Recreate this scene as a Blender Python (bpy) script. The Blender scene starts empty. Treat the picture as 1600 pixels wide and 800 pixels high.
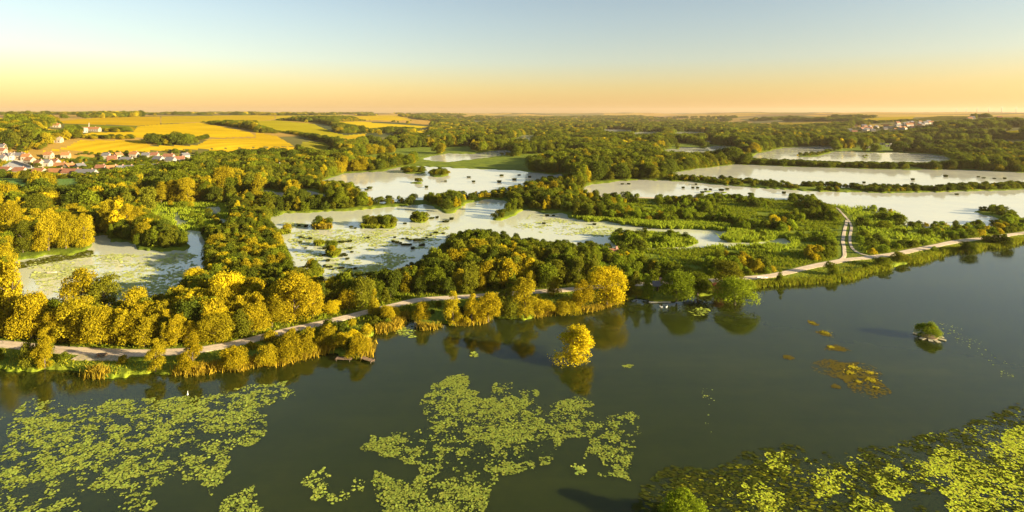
import bpy, math, random
import numpy as np
from mathutils import Vector, Matrix

R = math.radians
rng = np.random.default_rng(7)
random.seed(7)
scene = bpy.context.scene
COL = scene.collection

# ------------------------------------------------------------------ camera
CAM_H, F = 50.0, 880.0            # metres above the water, focal length in pixels of a 1600 px frame
HX, HY = 800.0, 178.0             # horizon point in that frame
cam = bpy.data.cameras.new('camera')
cam.sensor_width = 36.0
cam.lens = 36.0 * F / 1600.0
cam.shift_y = -(400.0 - HY) / 1600.0
cam.clip_start, cam.clip_end = 1.0, 60000.0
camo = bpy.data.objects.new('camera', cam)
camo.location = (0, 0, CAM_H)
camo.rotation_euler = (R(90), 0, 0)
COL.objects.link(camo)
scene.camera = camo

# ------------------------------------------------------------------ sky, sun, exposure
SUN_AZ, SUN_EL = 110.0, 13.0      # degrees clockwise from the view direction, degrees above the horizon
world = bpy.data.worlds.new('World')
scene.world = world
world.use_nodes = True
wn, wl = world.node_tree.nodes, world.node_tree.links
wn.clear()
sky = wn.new('ShaderNodeTexSky')
sky.sky_type = 'NISHITA'
sky.sun_disc = False
sky.sun_elevation = R(SUN_EL)
sky.sun_rotation = R(SUN_AZ)
sky.altitude = 60
sky.air_density = 1.1
sky.dust_density = 0.7
sky.ozone_density = 1.0
bg = wn.new('ShaderNodeBackground')
bg.inputs['Strength'].default_value = 0.053
wo = wn.new('ShaderNodeOutputWorld')
tcw = wn.new('ShaderNodeTexCoord'); sxyz = wn.new('ShaderNodeSeparateXYZ')
wl.new(tcw.outputs['Generated'], sxyz.inputs[0])
wr = wn.new('ShaderNodeValToRGB')          # warm dusty air low over the horizon, all the way round
for k, (p_, c_) in enumerate([(0.0, (0.92, 0.66, 0.44)), (0.045, (0.95, 0.77, 0.56)), (0.09, (0.93, 0.87, 0.86)), (0.16, (0.95, 0.90, 0.90))]):
    e_ = wr.color_ramp.elements[k] if k < 2 else wr.color_ramp.elements.new(p_)
    e_.position = p_; e_.color = c_ + (1,)
wl.new(sxyz.outputs['Z'], wr.inputs['Fac'])
wm = wn.new('ShaderNodeMix'); wm.data_type = 'RGBA'; wm.blend_type = 'MULTIPLY'; wm.inputs['Factor'].default_value = 1.0
wl.new(sky.outputs[0], wm.inputs['A']); wl.new(wr.outputs['Color'], wm.inputs['B'])
wl.new(wm.outputs['Result'], bg.inputs['Color'])
wl.new(bg.outputs[0], wo.inputs['Surface'])
sl = bpy.data.lights.new('sun', 'SUN')
sl.energy = 5.0
sl.angle = R(0.6)
sl.color = (1.0, 0.83, 0.53)
so = bpy.data.objects.new('sun', sl)
az, el = R(SUN_AZ), R(SUN_EL)
sdir = Vector((math.sin(az) * math.cos(el), math.cos(az) * math.cos(el), math.sin(el)))
so.rotation_euler = sdir.to_track_quat('Z', 'Y').to_euler()
so.location = (300, -200, 200)
COL.objects.link(so)
vs = scene.view_settings
vs.view_transform, vs.look, vs.exposure, vs.gamma = 'Standard', 'None', 1.92, 1.0
vs.use_curve_mapping = False
scene.render.engine = 'CYCLES'
cy = scene.cycles
cy.use_denoising = True
cy.max_bounces, cy.diffuse_bounces, cy.glossy_bounces = 6, 4, 3
cy.transmission_bounces, cy.volume_bounces, cy.transparent_max_bounces = 3, 0, 6

# ------------------------------------------------------------------ materials
def mat(name):
    m = bpy.data.materials.new(name)
    m.use_nodes = True
    nt = m.node_tree
    return m, nt.nodes, nt.links, nt.nodes['Principled BSDF']

def noise_ramp(n, l, scale, stops, detail=6, rough=0.6, coord='Object', vec=None, stretch=None):
    if vec is None:
        tc = n.new('ShaderNodeTexCoord'); vec = tc.outputs[coord]
    if stretch:
        mp = n.new('ShaderNodeMapping'); mp.inputs['Scale'].default_value = stretch
        l.new(vec, mp.inputs['Vector']); vec = mp.outputs[0]
    t = n.new('ShaderNodeTexNoise')
    t.inputs['Scale'].default_value = scale
    t.inputs['Detail'].default_value = detail
    t.inputs['Roughness'].default_value = rough
    l.new(vec, t.inputs['Vector'])
    r = n.new('ShaderNodeValToRGB')
    e = r.color_ramp.elements
    while len(e) < len(stops):
        e.new(0.5)
    for k, (p, c) in enumerate(stops):
        e[k].position = p
        e[k].color = (c[0], c[1], c[2], 1)
    l.new(t.outputs['Fac'], r.inputs['Fac'])
    return r, t

def mix(n, l, a, b, fac, mode='MIX'):
    m = n.new('ShaderNodeMix'); m.data_type = 'RGBA'; m.blend_type = mode
    for sock, v in ((m.inputs['A'], a), (m.inputs['B'], b), (m.inputs['Factor'], fac)):
        if hasattr(v, 'links'):
            l.new(v, sock)
        elif isinstance(v, (int, float)):
            sock.default_value = v
        else:
            sock.default_value = (v[0], v[1], v[2], 1)
    return m.outputs['Result']

def plain(name, col, rough=0.8, var=0.2, scale=2.0, metallic=0.0):
    m, n, l, p = mat(name)
    a = tuple(c * (1 - var) for c in col); b = tuple(min(1, c * (1 + var)) for c in col)
    r, t = noise_ramp(n, l, scale, [(0.3, a), (0.7, b)])
    l.new(r.outputs['Color'], p.inputs['Base Color'])
    p.inputs['Roughness'].default_value = rough
    p.inputs['Metallic'].default_value = metallic
    return m

def foliage(name, c1, c2, c3, trans=0.38):
    m, n, l, p = mat(name)
    oi = n.new('ShaderNodeObjectInfo')
    ge = n.new('ShaderNodeNewGeometry')
    a = mix(n, l, c1, c2, oi.outputs['Random'])
    b = mix(n, l, a, c3, ge.outputs['Random Per Island'])
    hsv = n.new('ShaderNodeHueSaturation')
    l.new(b, hsv.inputs['Color'])
    mm = n.new('ShaderNodeMath'); mm.operation = 'MULTIPLY_ADD'
    l.new(oi.outputs['Random'], mm.inputs[0]); mm.inputs[1].default_value = 7.31; mm.inputs[2].default_value = 0
    fr = n.new('ShaderNodeMath'); fr.operation = 'FRACT'; l.new(mm.outputs[0], fr.inputs[0])
    va = n.new('ShaderNodeMath'); va.operation = 'MULTIPLY_ADD'
    l.new(fr.outputs[0], va.inputs[0]); va.inputs[1].default_value = 0.55; va.inputs[2].default_value = 0.80
    lv = n.new('ShaderNodeMath'); lv.operation = 'MULTIPLY_ADD'; l.new(ge.outputs['Random Per Island'], lv.inputs[0]); lv.inputs[1].default_value = -0.40; lv.inputs[2].default_value = 1.15
    vm = n.new('ShaderNodeMath'); vm.operation = 'MULTIPLY'; l.new(va.outputs[0], vm.inputs[0]); l.new(lv.outputs[0], vm.inputs[1])
    l.new(vm.outputs[0], hsv.inputs['Value'])
    d = n.new('ShaderNodeBsdfDiffuse'); t = n.new('ShaderNodeBsdfTranslucent')
    l.new(hsv.outputs[0], d.inputs['Color']); l.new(hsv.outputs[0], t.inputs['Color'])
    mx = n.new('ShaderNodeMixShader'); mx.inputs[0].default_value = trans
    l.new(d.outputs[0], mx.inputs[1]); l.new(t.outputs[0], mx.inputs[2])
    n.remove(p)
    l.new(mx.outputs[0], n['Material Output'].inputs['Surface'])
    return m

M = {}
M['golden'] = foliage('foliage_golden', (0.44, 0.32, 0.008), (0.33, 0.27, 0.010), (0.26, 0.22, 0.010))
M['yellow'] = foliage('foliage_yellow', (0.58, 0.46, 0.010), (0.52, 0.40, 0.010), (0.42, 0.34, 0.010))
M['olive'] = foliage('foliage_olive', (0.21, 0.20, 0.012), (0.16, 0.17, 0.012), (0.12, 0.13, 0.010))
M['green'] = foliage('foliage_green', (0.15, 0.18, 0.010), (0.20, 0.215, 0.011), (0.11, 0.14, 0.009))
M['dark'] = foliage('foliage_dark', (0.085, 0.11, 0.010), (0.11, 0.125, 0.011), (0.065, 0.085, 0.009))
M['lime'] = foliage('foliage_lime', (0.25, 0.30, 0.012), (0.19, 0.25, 0.014), (0.15, 0.20, 0.012))
M['reed'] = foliage('reed_leaf', (0.24, 0.28, 0.016), (0.18, 0.24, 0.014), (0.32, 0.30, 0.02))
M['reed_gold'] = foliage('reed_gold', (0.42, 0.28, 0.02), (0.34, 0.24, 0.02), (0.26, 0.21, 0.02))
M['rush'] = foliage('rush_dark', (0.075, 0.085, 0.014), (0.06, 0.07, 0.013), (0.05, 0.055, 0.012), 0.25)
M['pad'] = foliage('lily_pad', (0.27, 0.34, 0.05), (0.22, 0.30, 0.045), (0.38, 0.40, 0.06), 0.1)
M['pad_lime'] = foliage('lily_pad_lime', (0.34, 0.40, 0.02), (0.28, 0.36, 0.02), (0.44, 0.43, 0.04), 0.1)
M['weed'] = foliage('water_weed', (0.036, 0.048, 0.008), (0.030, 0.044, 0.008), (0.055, 0.058, 0.009), 0.1)
M['pink'] = foliage('foliage_russet', (0.34, 0.13, 0.08), (0.28, 0.11, 0.07), (0.22, 0.09, 0.05))
M['bark'] = plain('bark', (0.10, 0.075, 0.05), 0.9, 0.35, 6)
M['wood'] = plain('weathered_wood', (0.22, 0.14, 0.085), 0.85, 0.3, 5)
M['plaster'] = plain('plaster', (0.33, 0.27, 0.19), 0.85, 0.12, 0.6)
M['white'] = plain('white_render', (0.34, 0.30, 0.24), 0.8, 0.06, 0.6)
M['brick'] = plain('pink_brick', (0.42, 0.23, 0.17), 0.85, 0.2, 4)
M['tile'] = plain('orange_tile', (0.30, 0.13, 0.045), 0.8, 0.25, 1.2)
M['redtile'] = plain('red_tile', (0.22, 0.09, 0.045), 0.8, 0.25, 1.2)
M['slate'] = plain('slate', (0.13, 0.125, 0.13), 0.6, 0.2, 1.2)
M['glass'] = plain('window_glass', (0.03, 0.035, 0.04), 0.1, 0.1)
M['door'] = plain('painted_door', (0.14, 0.08, 0.05), 0.6, 0.1)
M['backlit_paint'] = plain('turbine_backlit_paint', (0.16, 0.15, 0.15), 0.5, 0.03)  # darker than real turbines: their backlit shade is put into the colour
M['carwhite'] = plain('car_paint', (0.75, 0.75, 0.75), 0.25, 0.02)
M['rubber'] = plain('rubber', (0.02, 0.02, 0.02), 0.8, 0.1)
M['steel'] = plain('steel', (0.45, 0.42, 0.38), 0.5, 0.15)
M['feather'] = plain('feather', (0.8, 0.79, 0.76), 0.8, 0.03)
M['beak'] = plain('beak', (0.5, 0.15, 0.02), 0.5, 0.05)
M['plank'] = plain('pale_plank', (0.38, 0.34, 0.22), 0.8, 0.2, 3)
M['canvas'] = plain('canvas', (0.72, 0.68, 0.60), 0.8, 0.05)
M['concrete'] = plain('concrete', (0.46, 0.43, 0.37), 0.85, 0.12, 2)

# ground covers
def ground_mat(name, c_dark, c_mid, c_light, sc=0.05, bump=0.5):
    m, n, l, p = mat(name)
    r1, t1 = noise_ramp(n, l, sc, [(0.3, c_dark), (0.5, c_mid), (0.72, c_light)], 10, 0.7)
    r2, t2 = noise_ramp(n, l, sc * 22, [(0.3, (0.6, 0.6, 0.6)), (0.7, (1.3, 1.3, 1.3))], 6, 0.7)
    c = mix(n, l, r1.outputs['Color'], r2.outputs['Color'], 1.0, 'MULTIPLY')
    l.new(c, p.inputs['Base Color'])
    p.inputs['Roughness'].default_value = 0.95
    p.inputs['Specular IOR Level'].default_value = 0.1
    b = n.new('ShaderNodeBump'); b.inputs['Strength'].default_value = bump; b.inputs['Distance'].default_value = 0.4
    l.new(t2.outputs['Fac'], b.inputs['Height']); l.new(b.outputs[0], p.inputs['Normal'])
    return m

M['ground'] = ground_mat('meadow', (0.08, 0.115, 0.010), (0.145, 0.19, 0.012), (0.24, 0.26, 0.018), 0.06)
M['marsh'] = ground_mat('marsh_green', (0.11, 0.14, 0.012), (0.18, 0.22, 0.014), (0.26, 0.28, 0.02), 0.09)
M['greenfield'] = ground_mat('green_crop', (0.10, 0.19, 0.03), (0.13, 0.22, 0.035), (0.17, 0.24, 0.04), 0.02, 0.2)

def field_mat(name, col, ang, row=2.2, contrast=0.12):
    m, n, l, p = mat(name)
    r1, t1 = noise_ramp(n, l, 0.012, [(0.3, tuple(c * 0.82 for c in col)), (0.7, tuple(c * 1.15 for c in col))], 8, 0.65)
    tc = n.new('ShaderNodeTexCoord'); mp = n.new('ShaderNodeMapping')
    mp.inputs['Rotation'].default_value = (0, 0, ang)
    l.new(tc.outputs['Object'], mp.inputs['Vector'])
    w = n.new('ShaderNodeTexWave'); w.inputs['Scale'].default_value = 0.31 / row; w.inputs['Distortion'].default_value = 1.5
    w.inputs['Detail'].default_value = 3
    l.new(mp.outputs[0], w.inputs['Vector'])
    rr = n.new('ShaderNodeValToRGB')
    rr.color_ramp.elements[0].color = (1 - contrast,) * 3 + (1,); rr.color_ramp.elements[1].color = (1 + contrast,) * 3 + (1,)
    l.new(w.outputs['Fac'], rr.inputs['Fac'])
    c = mix(n, l, r1.outputs['Color'], rr.outputs['Color'], 1.0, 'MULTIPLY')
    l.new(c, p.inputs['Base Color'])
    p.inputs['Roughness'].default_value = 0.95; p.inputs['Specular IOR Level'].default_value = 0.0
    return m

def hill_mat():
    m, n, l, p = mat('farmland')
    tc = n.new('ShaderNodeTexCoord'); mp = n.new('ShaderNodeMapping')
    mp.inputs['Scale'].default_value = (0.0022, 0.0011, 0.0); mp.inputs['Rotation'].default_value = (0, 0, 0.5)
    l.new(tc.outputs['Object'], mp.inputs['Vector'])
    v = n.new('ShaderNodeTexVoronoi'); v.distance = 'CHEBYCHEV'; v.inputs['Scale'].default_value = 1.0
    l.new(mp.outputs[0], v.inputs['Vector'])
    sep = n.new('ShaderNodeSeparateColor'); l.new(v.outputs['Color'], sep.inputs[0])
    r = n.new('ShaderNodeValToRGB'); r.color_ramp.interpolation = 'CONSTANT'
    e = r.color_ramp.elements
    cols = [(0.40, 0.235, 0.035), (0.12, 0.11, 0.025), (0.34, 0.21, 0.04), (0.24, 0.15, 0.05), (0.06, 0.07, 0.02), (0.42, 0.26, 0.035), (0.17, 0.14, 0.03)]
    while len(e) < len(cols): e.new(0.5)
    for k, c in enumerate(cols):
        e[k].position = k / len(cols); e[k].color = c + (1,)
    l.new(sep.outputs[0], r.inputs['Fac'])
    r2, t2 = noise_ramp(n, l, 0.02, [(0.3, (0.8, 0.8, 0.8)), (0.7, (1.15, 1.15, 1.15))], 8, 0.7)
    l.new(mix(n, l, r.outputs['Color'], r2.outputs['Color'], 1.0, 'MULTIPLY'), p.inputs['Base Color'])
    p.inputs['Roughness'].default_value = 0.95; p.inputs['Specular IOR Level'].default_value = 0.1
    return m
M['hill'] = hill_mat()

def path_mat():
    m, n, l, p = mat('pale_gravel')
    r1, t1 = noise_ramp(n, l, 0.25, [(0.3, (0.50, 0.37, 0.24)), (0.5, (0.64, 0.50, 0.35)), (0.75, (0.72, 0.58, 0.43))], 8, 0.7)
    r2, t2 = noise_ramp(n, l, 6, [(0.3, (0.8, 0.8, 0.8)), (0.7, (1.1, 1.1, 1.1))], 4, 0.6)
    base = mix(n, l, r1.outputs['Color'], r2.outputs['Color'], 1.0, 'MULTIPLY')
    at_ = n.new('ShaderNodeAttribute'); at_.attribute_name = 'across'      # worn wheel tracks, grassy crown and edges
    r3, t3 = noise_ramp(n, l, 1.1, [(0.35, (0, 0, 0)), (0.65, (1, 1, 1))], 5, 0.7)
    rr = n.new('ShaderNodeValToRGB'); e = rr.color_ramp.elements
    for k, (q, v) in enumerate([(0.0, 1.0), (0.14, 0.15), (0.30, 0.0), (0.5, 0.55), (0.70, 0.0), (0.86, 0.15), (1.0, 1.0)]):
        el_ = e[k] if k < 2 else e.new(q)
        el_.position = q; el_.color = (v, v, v, 1)
    l.new(at_.outputs['Fac'], rr.inputs['Fac'])
    fac = mix(n, l, rr.outputs['Color'], r3.outputs['Color'], 1.0, 'MULTIPLY')
    l.new(mix(n, l, base, (0.26, 0.24, 0.10), fac), p.inputs['Base Color'])
    p.inputs['Roughness'].default_value = 0.95
    return m
M['path'] = path_mat()

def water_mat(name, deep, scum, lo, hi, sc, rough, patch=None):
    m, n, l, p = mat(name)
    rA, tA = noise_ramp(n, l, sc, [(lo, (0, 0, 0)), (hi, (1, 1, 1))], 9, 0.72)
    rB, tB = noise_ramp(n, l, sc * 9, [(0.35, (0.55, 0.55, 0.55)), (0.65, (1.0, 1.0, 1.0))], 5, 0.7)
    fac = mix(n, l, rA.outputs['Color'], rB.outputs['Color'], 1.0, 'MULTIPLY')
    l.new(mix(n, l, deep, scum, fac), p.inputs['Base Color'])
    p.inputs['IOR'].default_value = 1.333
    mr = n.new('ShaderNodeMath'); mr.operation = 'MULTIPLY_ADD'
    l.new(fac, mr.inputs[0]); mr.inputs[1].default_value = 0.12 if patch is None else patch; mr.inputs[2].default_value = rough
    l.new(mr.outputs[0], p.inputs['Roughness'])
    rC, tC = noise_ramp(n, l, 1.3, [(0.3, (0, 0, 0)), (0.7, (1, 1, 1))], 3, 0.5, stretch=(1, 1.6, 1))
    b = n.new('ShaderNodeBump'); b.inputs['Strength'].default_value = 0.02; b.inputs['Distance'].default_value = 0.05
    l.new(tC.outputs['Fac'], b.inputs['Height']); l.new(b.outputs[0], p.inputs['Normal'])
    return m
M['lake'] = water_mat('lake_water', (0.023, 0.032, 0.004), (0.034, 0.042, 0.005), 0.45, 0.75, 0.05, 0.035, 0.05)
ln, ll = M['lake'].node_tree.nodes, M['lake'].node_tree.links
_p = ln['Principled BSDF']
rS, tS = noise_ramp(ln, ll, 0.03, [(0.35, (0.75, 0.80, 0.8)), (0.55, (1, 1, 1)), (0.75, (1.45, 1.35, 1.2))], 8, 0.68, stretch=(0.45, 1.7, 1))
_c = _p.inputs['Base Color'].links[0].from_socket
ll.new(mix(ln, ll, _c, rS.outputs['Color'], 1.0, 'MULTIPLY'), _p.inputs['Base Color'])
rT, tT = noise_ramp(ln, ll, 0.02, [(0.42, (0.03, 0.03, 0.03)), (0.62, (0.13, 0.13, 0.13))], 6, 0.62, stretch=(0.35, 1.4, 1))
ll.new(rT.outputs['Color'], _p.inputs['Roughness'])
lp = M['lake'].node_tree.nodes['Principled BSDF']
lp.inputs['Specular Tint'].default_value = (1.0, 0.9, 0.45, 1)
lp.inputs['Subsurface Weight'].default_value = 1.0; lp.inputs['Subsurface Radius'].default_value = (1, 1, 1); lp.inputs['Subsurface Scale'].default_value = 7.0
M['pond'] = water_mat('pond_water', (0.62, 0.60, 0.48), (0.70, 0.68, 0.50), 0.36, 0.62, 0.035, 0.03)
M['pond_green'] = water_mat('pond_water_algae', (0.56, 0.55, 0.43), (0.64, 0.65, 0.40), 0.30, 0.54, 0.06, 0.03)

# ------------------------------------------------------------------ helpers
def mesh_obj(name, verts, faces, material=None, parent=None, smooth=False):
    me = bpy.data.meshes.new(name)
    me.from_pydata([tuple(v) for v in verts], [], [tuple(f) for f in faces])
    for m in (material if isinstance(material, (list, tuple)) else [material]):
        if m: me.materials.append(m)
    if smooth: me.shade_smooth()
    return link(name, me, parent)

def link(name, data, parent=None):
    o = bpy.data.objects.new(name, data)
    COL.objects.link(o)
    if parent is not None: o.parent = parent
    return o

def fast_mesh(name, V, Fq, material):
    """V (n,3) float array, Fq (m,k) int array with k corners each"""
    me = bpy.data.meshes.new(name)
    V = np.ascontiguousarray(V, dtype=np.float32); Fq = np.ascontiguousarray(Fq, dtype=np.int32)
    k = Fq.shape[1]
    me.vertices.add(len(V)); me.vertices.foreach_set('co', V.ravel())
    me.loops.add(Fq.size); me.loops.foreach_set('vertex_index', Fq.ravel())
    me.polygons.add(len(Fq))
    me.polygons.foreach_set('loop_start', np.arange(0, Fq.size, k, dtype=np.int32))
    me.polygons.foreach_set('loop_total', np.full(len(Fq), k, dtype=np.int32))
    me.update(calc_edges=True)
    if material: me.materials.append(material)
    return me

def tag(o, label=None, cat=None, group=None, kind=None):
    if label: o['label'] = label
    if cat: o['category'] = cat
    if group: o['group'] = group
    if kind: o['kind'] = kind
    return o

def box(x0, x1, y0, y1, z0, z1):
    v = [(x0, y0, z0), (x1, y0, z0), (x1, y1, z0), (x0, y1, z0), (x0, y0, z1), (x1, y0, z1), (x1, y1, z1), (x0, y1, z1)]
    f = [(0, 3, 2, 1), (4, 5, 6, 7), (0, 1, 5, 4), (1, 2, 6, 5), (2, 3, 7, 6), (3, 0, 4, 7)]
    return v, f

def join(parts):
    V, Fa = [], []
    for v, f in parts:
        b = len(V); V += list(v); Fa += [tuple(i + b for i in q) for q in f]
    return V, Fa

def tube(p0, p1, r0, r1, k=7):
    p0, p1 = Vector(p0), Vector(p1); d = (p1 - p0).normalized()
    a = d.orthogonal().normalized(); b = d.cross(a)
    V, Fa = [], []
    for p, r in ((p0, r0), (p1, r1)):
        for i in range(k):
            t = 2 * math.pi * i / k
            V.append(tuple(p + a * (r * math.cos(t)) + b * (r * math.sin(t))))
    for i in range(k):
        j = (i + 1) % k
        Fa.append((i, j, k + j, k + i))
    Fa.append(tuple(range(k))[::-1]); Fa.append(tuple(range(k, 2 * k)))
    return V, Fa

def inpoly(px, py, poly):
    px = np.asarray(px, float); py = np.asarray(py, float)
    P = np.asarray(poly, float)
    out = np.zeros(px.shape, bool)
    m = (px >= P[:, 0].min()) & (px <= P[:, 0].max()) & (py >= P[:, 1].min()) & (py <= P[:, 1].max())
    if not m.any(): return out
    x, y = px[m], py[m]; c = np.zeros(x.shape, bool)
    n = len(P)
    for i in range(n):
        x1, y1 = P[i]; x2, y2 = P[(i + 1) % n]
        if y1 == y2: continue
        cond = (y1 > y) != (y2 > y)
        c ^= cond & (x < (x2 - x1) * (y - y1) / (y2 - y1) + x1)
    out[m] = c
    return out

def hsh(ix, iy, seed):
    h = (ix.astype(np.int64) * 374761393 + iy.astype(np.int64) * 668265263 + seed * 1442695041) & 0x7fffffff
    h = ((h ^ (h >> 13)) * 1274126177) & 0x7fffffff
    return ((h ^ (h >> 16)) & 0xffff) / 65535.0

def vnoise(x, y, seed=0):
    x = np.asarray(x, float); y = np.asarray(y, float)
    ix, iy = np.floor(x), np.floor(y); fx, fy = x - ix, y - iy
    fx = fx * fx * (3 - 2 * fx); fy = fy * fy * (3 - 2 * fy)
    a, b = hsh(ix, iy, seed), hsh(ix + 1, iy, seed); c, d = hsh(ix, iy + 1, seed), hsh(ix + 1, iy + 1, seed)
    return (a * (1 - fx) + b * fx) * (1 - fy) + (c * (1 - fx) + d * fx) * fy

def fbm(x, y, seed=0, oct=4):
    s, a, t = 0, 1.0, 0
    for k in range(oct):
        s = s + a * vnoise(x * 2 ** k, y * 2 ** k, seed + k * 17); t += a; a *= 0.55
    return s / t

# ------------------------------------------------------------------ the lie of the land
LY = [0, 400, 560, 620, 660, 720, 1000, 1800, 4000, 9000, 16000]
LX = [-900, -700, -530, -400, -300, -228, -205, -190, -100, 450, 900]
RY = [0, 500, 710, 1100, 2588, 5500, 9000, 16000]
RX = [760, 690, 650, 750, 1029, 1250, 1300, 1300]

def sides(X, Y):
    return np.interp(Y, LY, LX) - X, X - np.interp(Y, RY, RX)

def sstep(a, b, x):
    t = np.clip((x - a) / (b - a), 0, 1); return t * t * (3 - 2 * t)

def hill_h(X, Y):
    X = np.asarray(X, float); Y = np.asarray(Y, float)
    sL, sR = sides(X, Y)
    zl = 46 * (1 - np.exp(-np.maximum(sL, 0) / 460)) * sstep(0, 60, sL)
    zr = 52 * (1 - np.exp(-np.maximum(sR, 0) / 520)) * sstep(0, 60, sR)
    roll = (fbm(X / 900, Y / 900, 3, 3) - 0.5)
    z = zl * (1 + 0.16 * roll) + zr * (1 + 0.45 * roll)
    far = sstep(3000, 8800, Y)
    z = np.maximum(z, far * (52 + 0 * X)) + far * (2 + 64 * roll)
    return z

def proj(X, Y, Z):
    return HX + F * X / Y, HY + F * (CAM_H - Z) / Y

def at(px, py):
    """ground point seen at a pixel of the 1600 px frame"""
    u = (px - HX) / F; v = (py - HY) / F
    Y = np.concatenate([np.linspace(40, 600, 800), np.geomspace(601, 15000, 1500)])
    Z = hill_h(u * Y, Y)
    ray = CAM_H - v * Y
    k = np.argmax(ray <= Z)
    if not (ray <= Z).any(): k = len(Y) - 1
    if k > 0:
        a, b = ray[k - 1] - Z[k - 1], ray[k] - Z[k]
        t = a / (a - b) if a != b else 0
        y = Y[k - 1] + t * (Y[k] - Y[k - 1])
    else:
        y = Y[0]
    return float(u * y), float(y), float(hill_h(np.array(u * y), np.array(y)))

def px_per_m(y): return F / y

# ---- outlines traced on the frame (pixels)
SHORE = [(-900, 560), (-300, 572), (0, 577), (22, 582), (37, 581), (82, 577), (131, 581), (150, 590), (195, 592), (210, 584), (262, 584), (311, 584),
         (345, 578), (379, 578), (397, 570), (437, 569), (490, 556), (520, 552), (539, 558), (550, 562), (565, 562), (574, 549), (571, 529), (587, 521),
         (617, 515), (621, 504), (632, 497), (645, 500), (655, 512), (665, 516), (690, 511), (692, 505), (705, 509), (725, 508), (750, 506), (775, 497),
         (820, 499), (857, 492), (862, 486), (872, 491), (900, 487), (925, 486), (962, 475), (972, 467), (1012, 467), (1017, 472), (1040, 473), (1067, 470),
         (1087, 462), (1112, 460), (1132, 468), (1155, 466), (1162, 453), (1175, 450), (1200, 446), (1250, 444), (1300, 440), (1325, 437), (1350, 427),
         (1380, 422), (1412, 412), (1437, 410), (1462, 400), (1500, 392), (1520, 394), (1537, 387), (1562, 387), (1587, 380), (1600, 377), (1900, 345), (2500, 320)]
LAKE = SHORE + [(6000, 3200), (-5000, 3200)]
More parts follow.
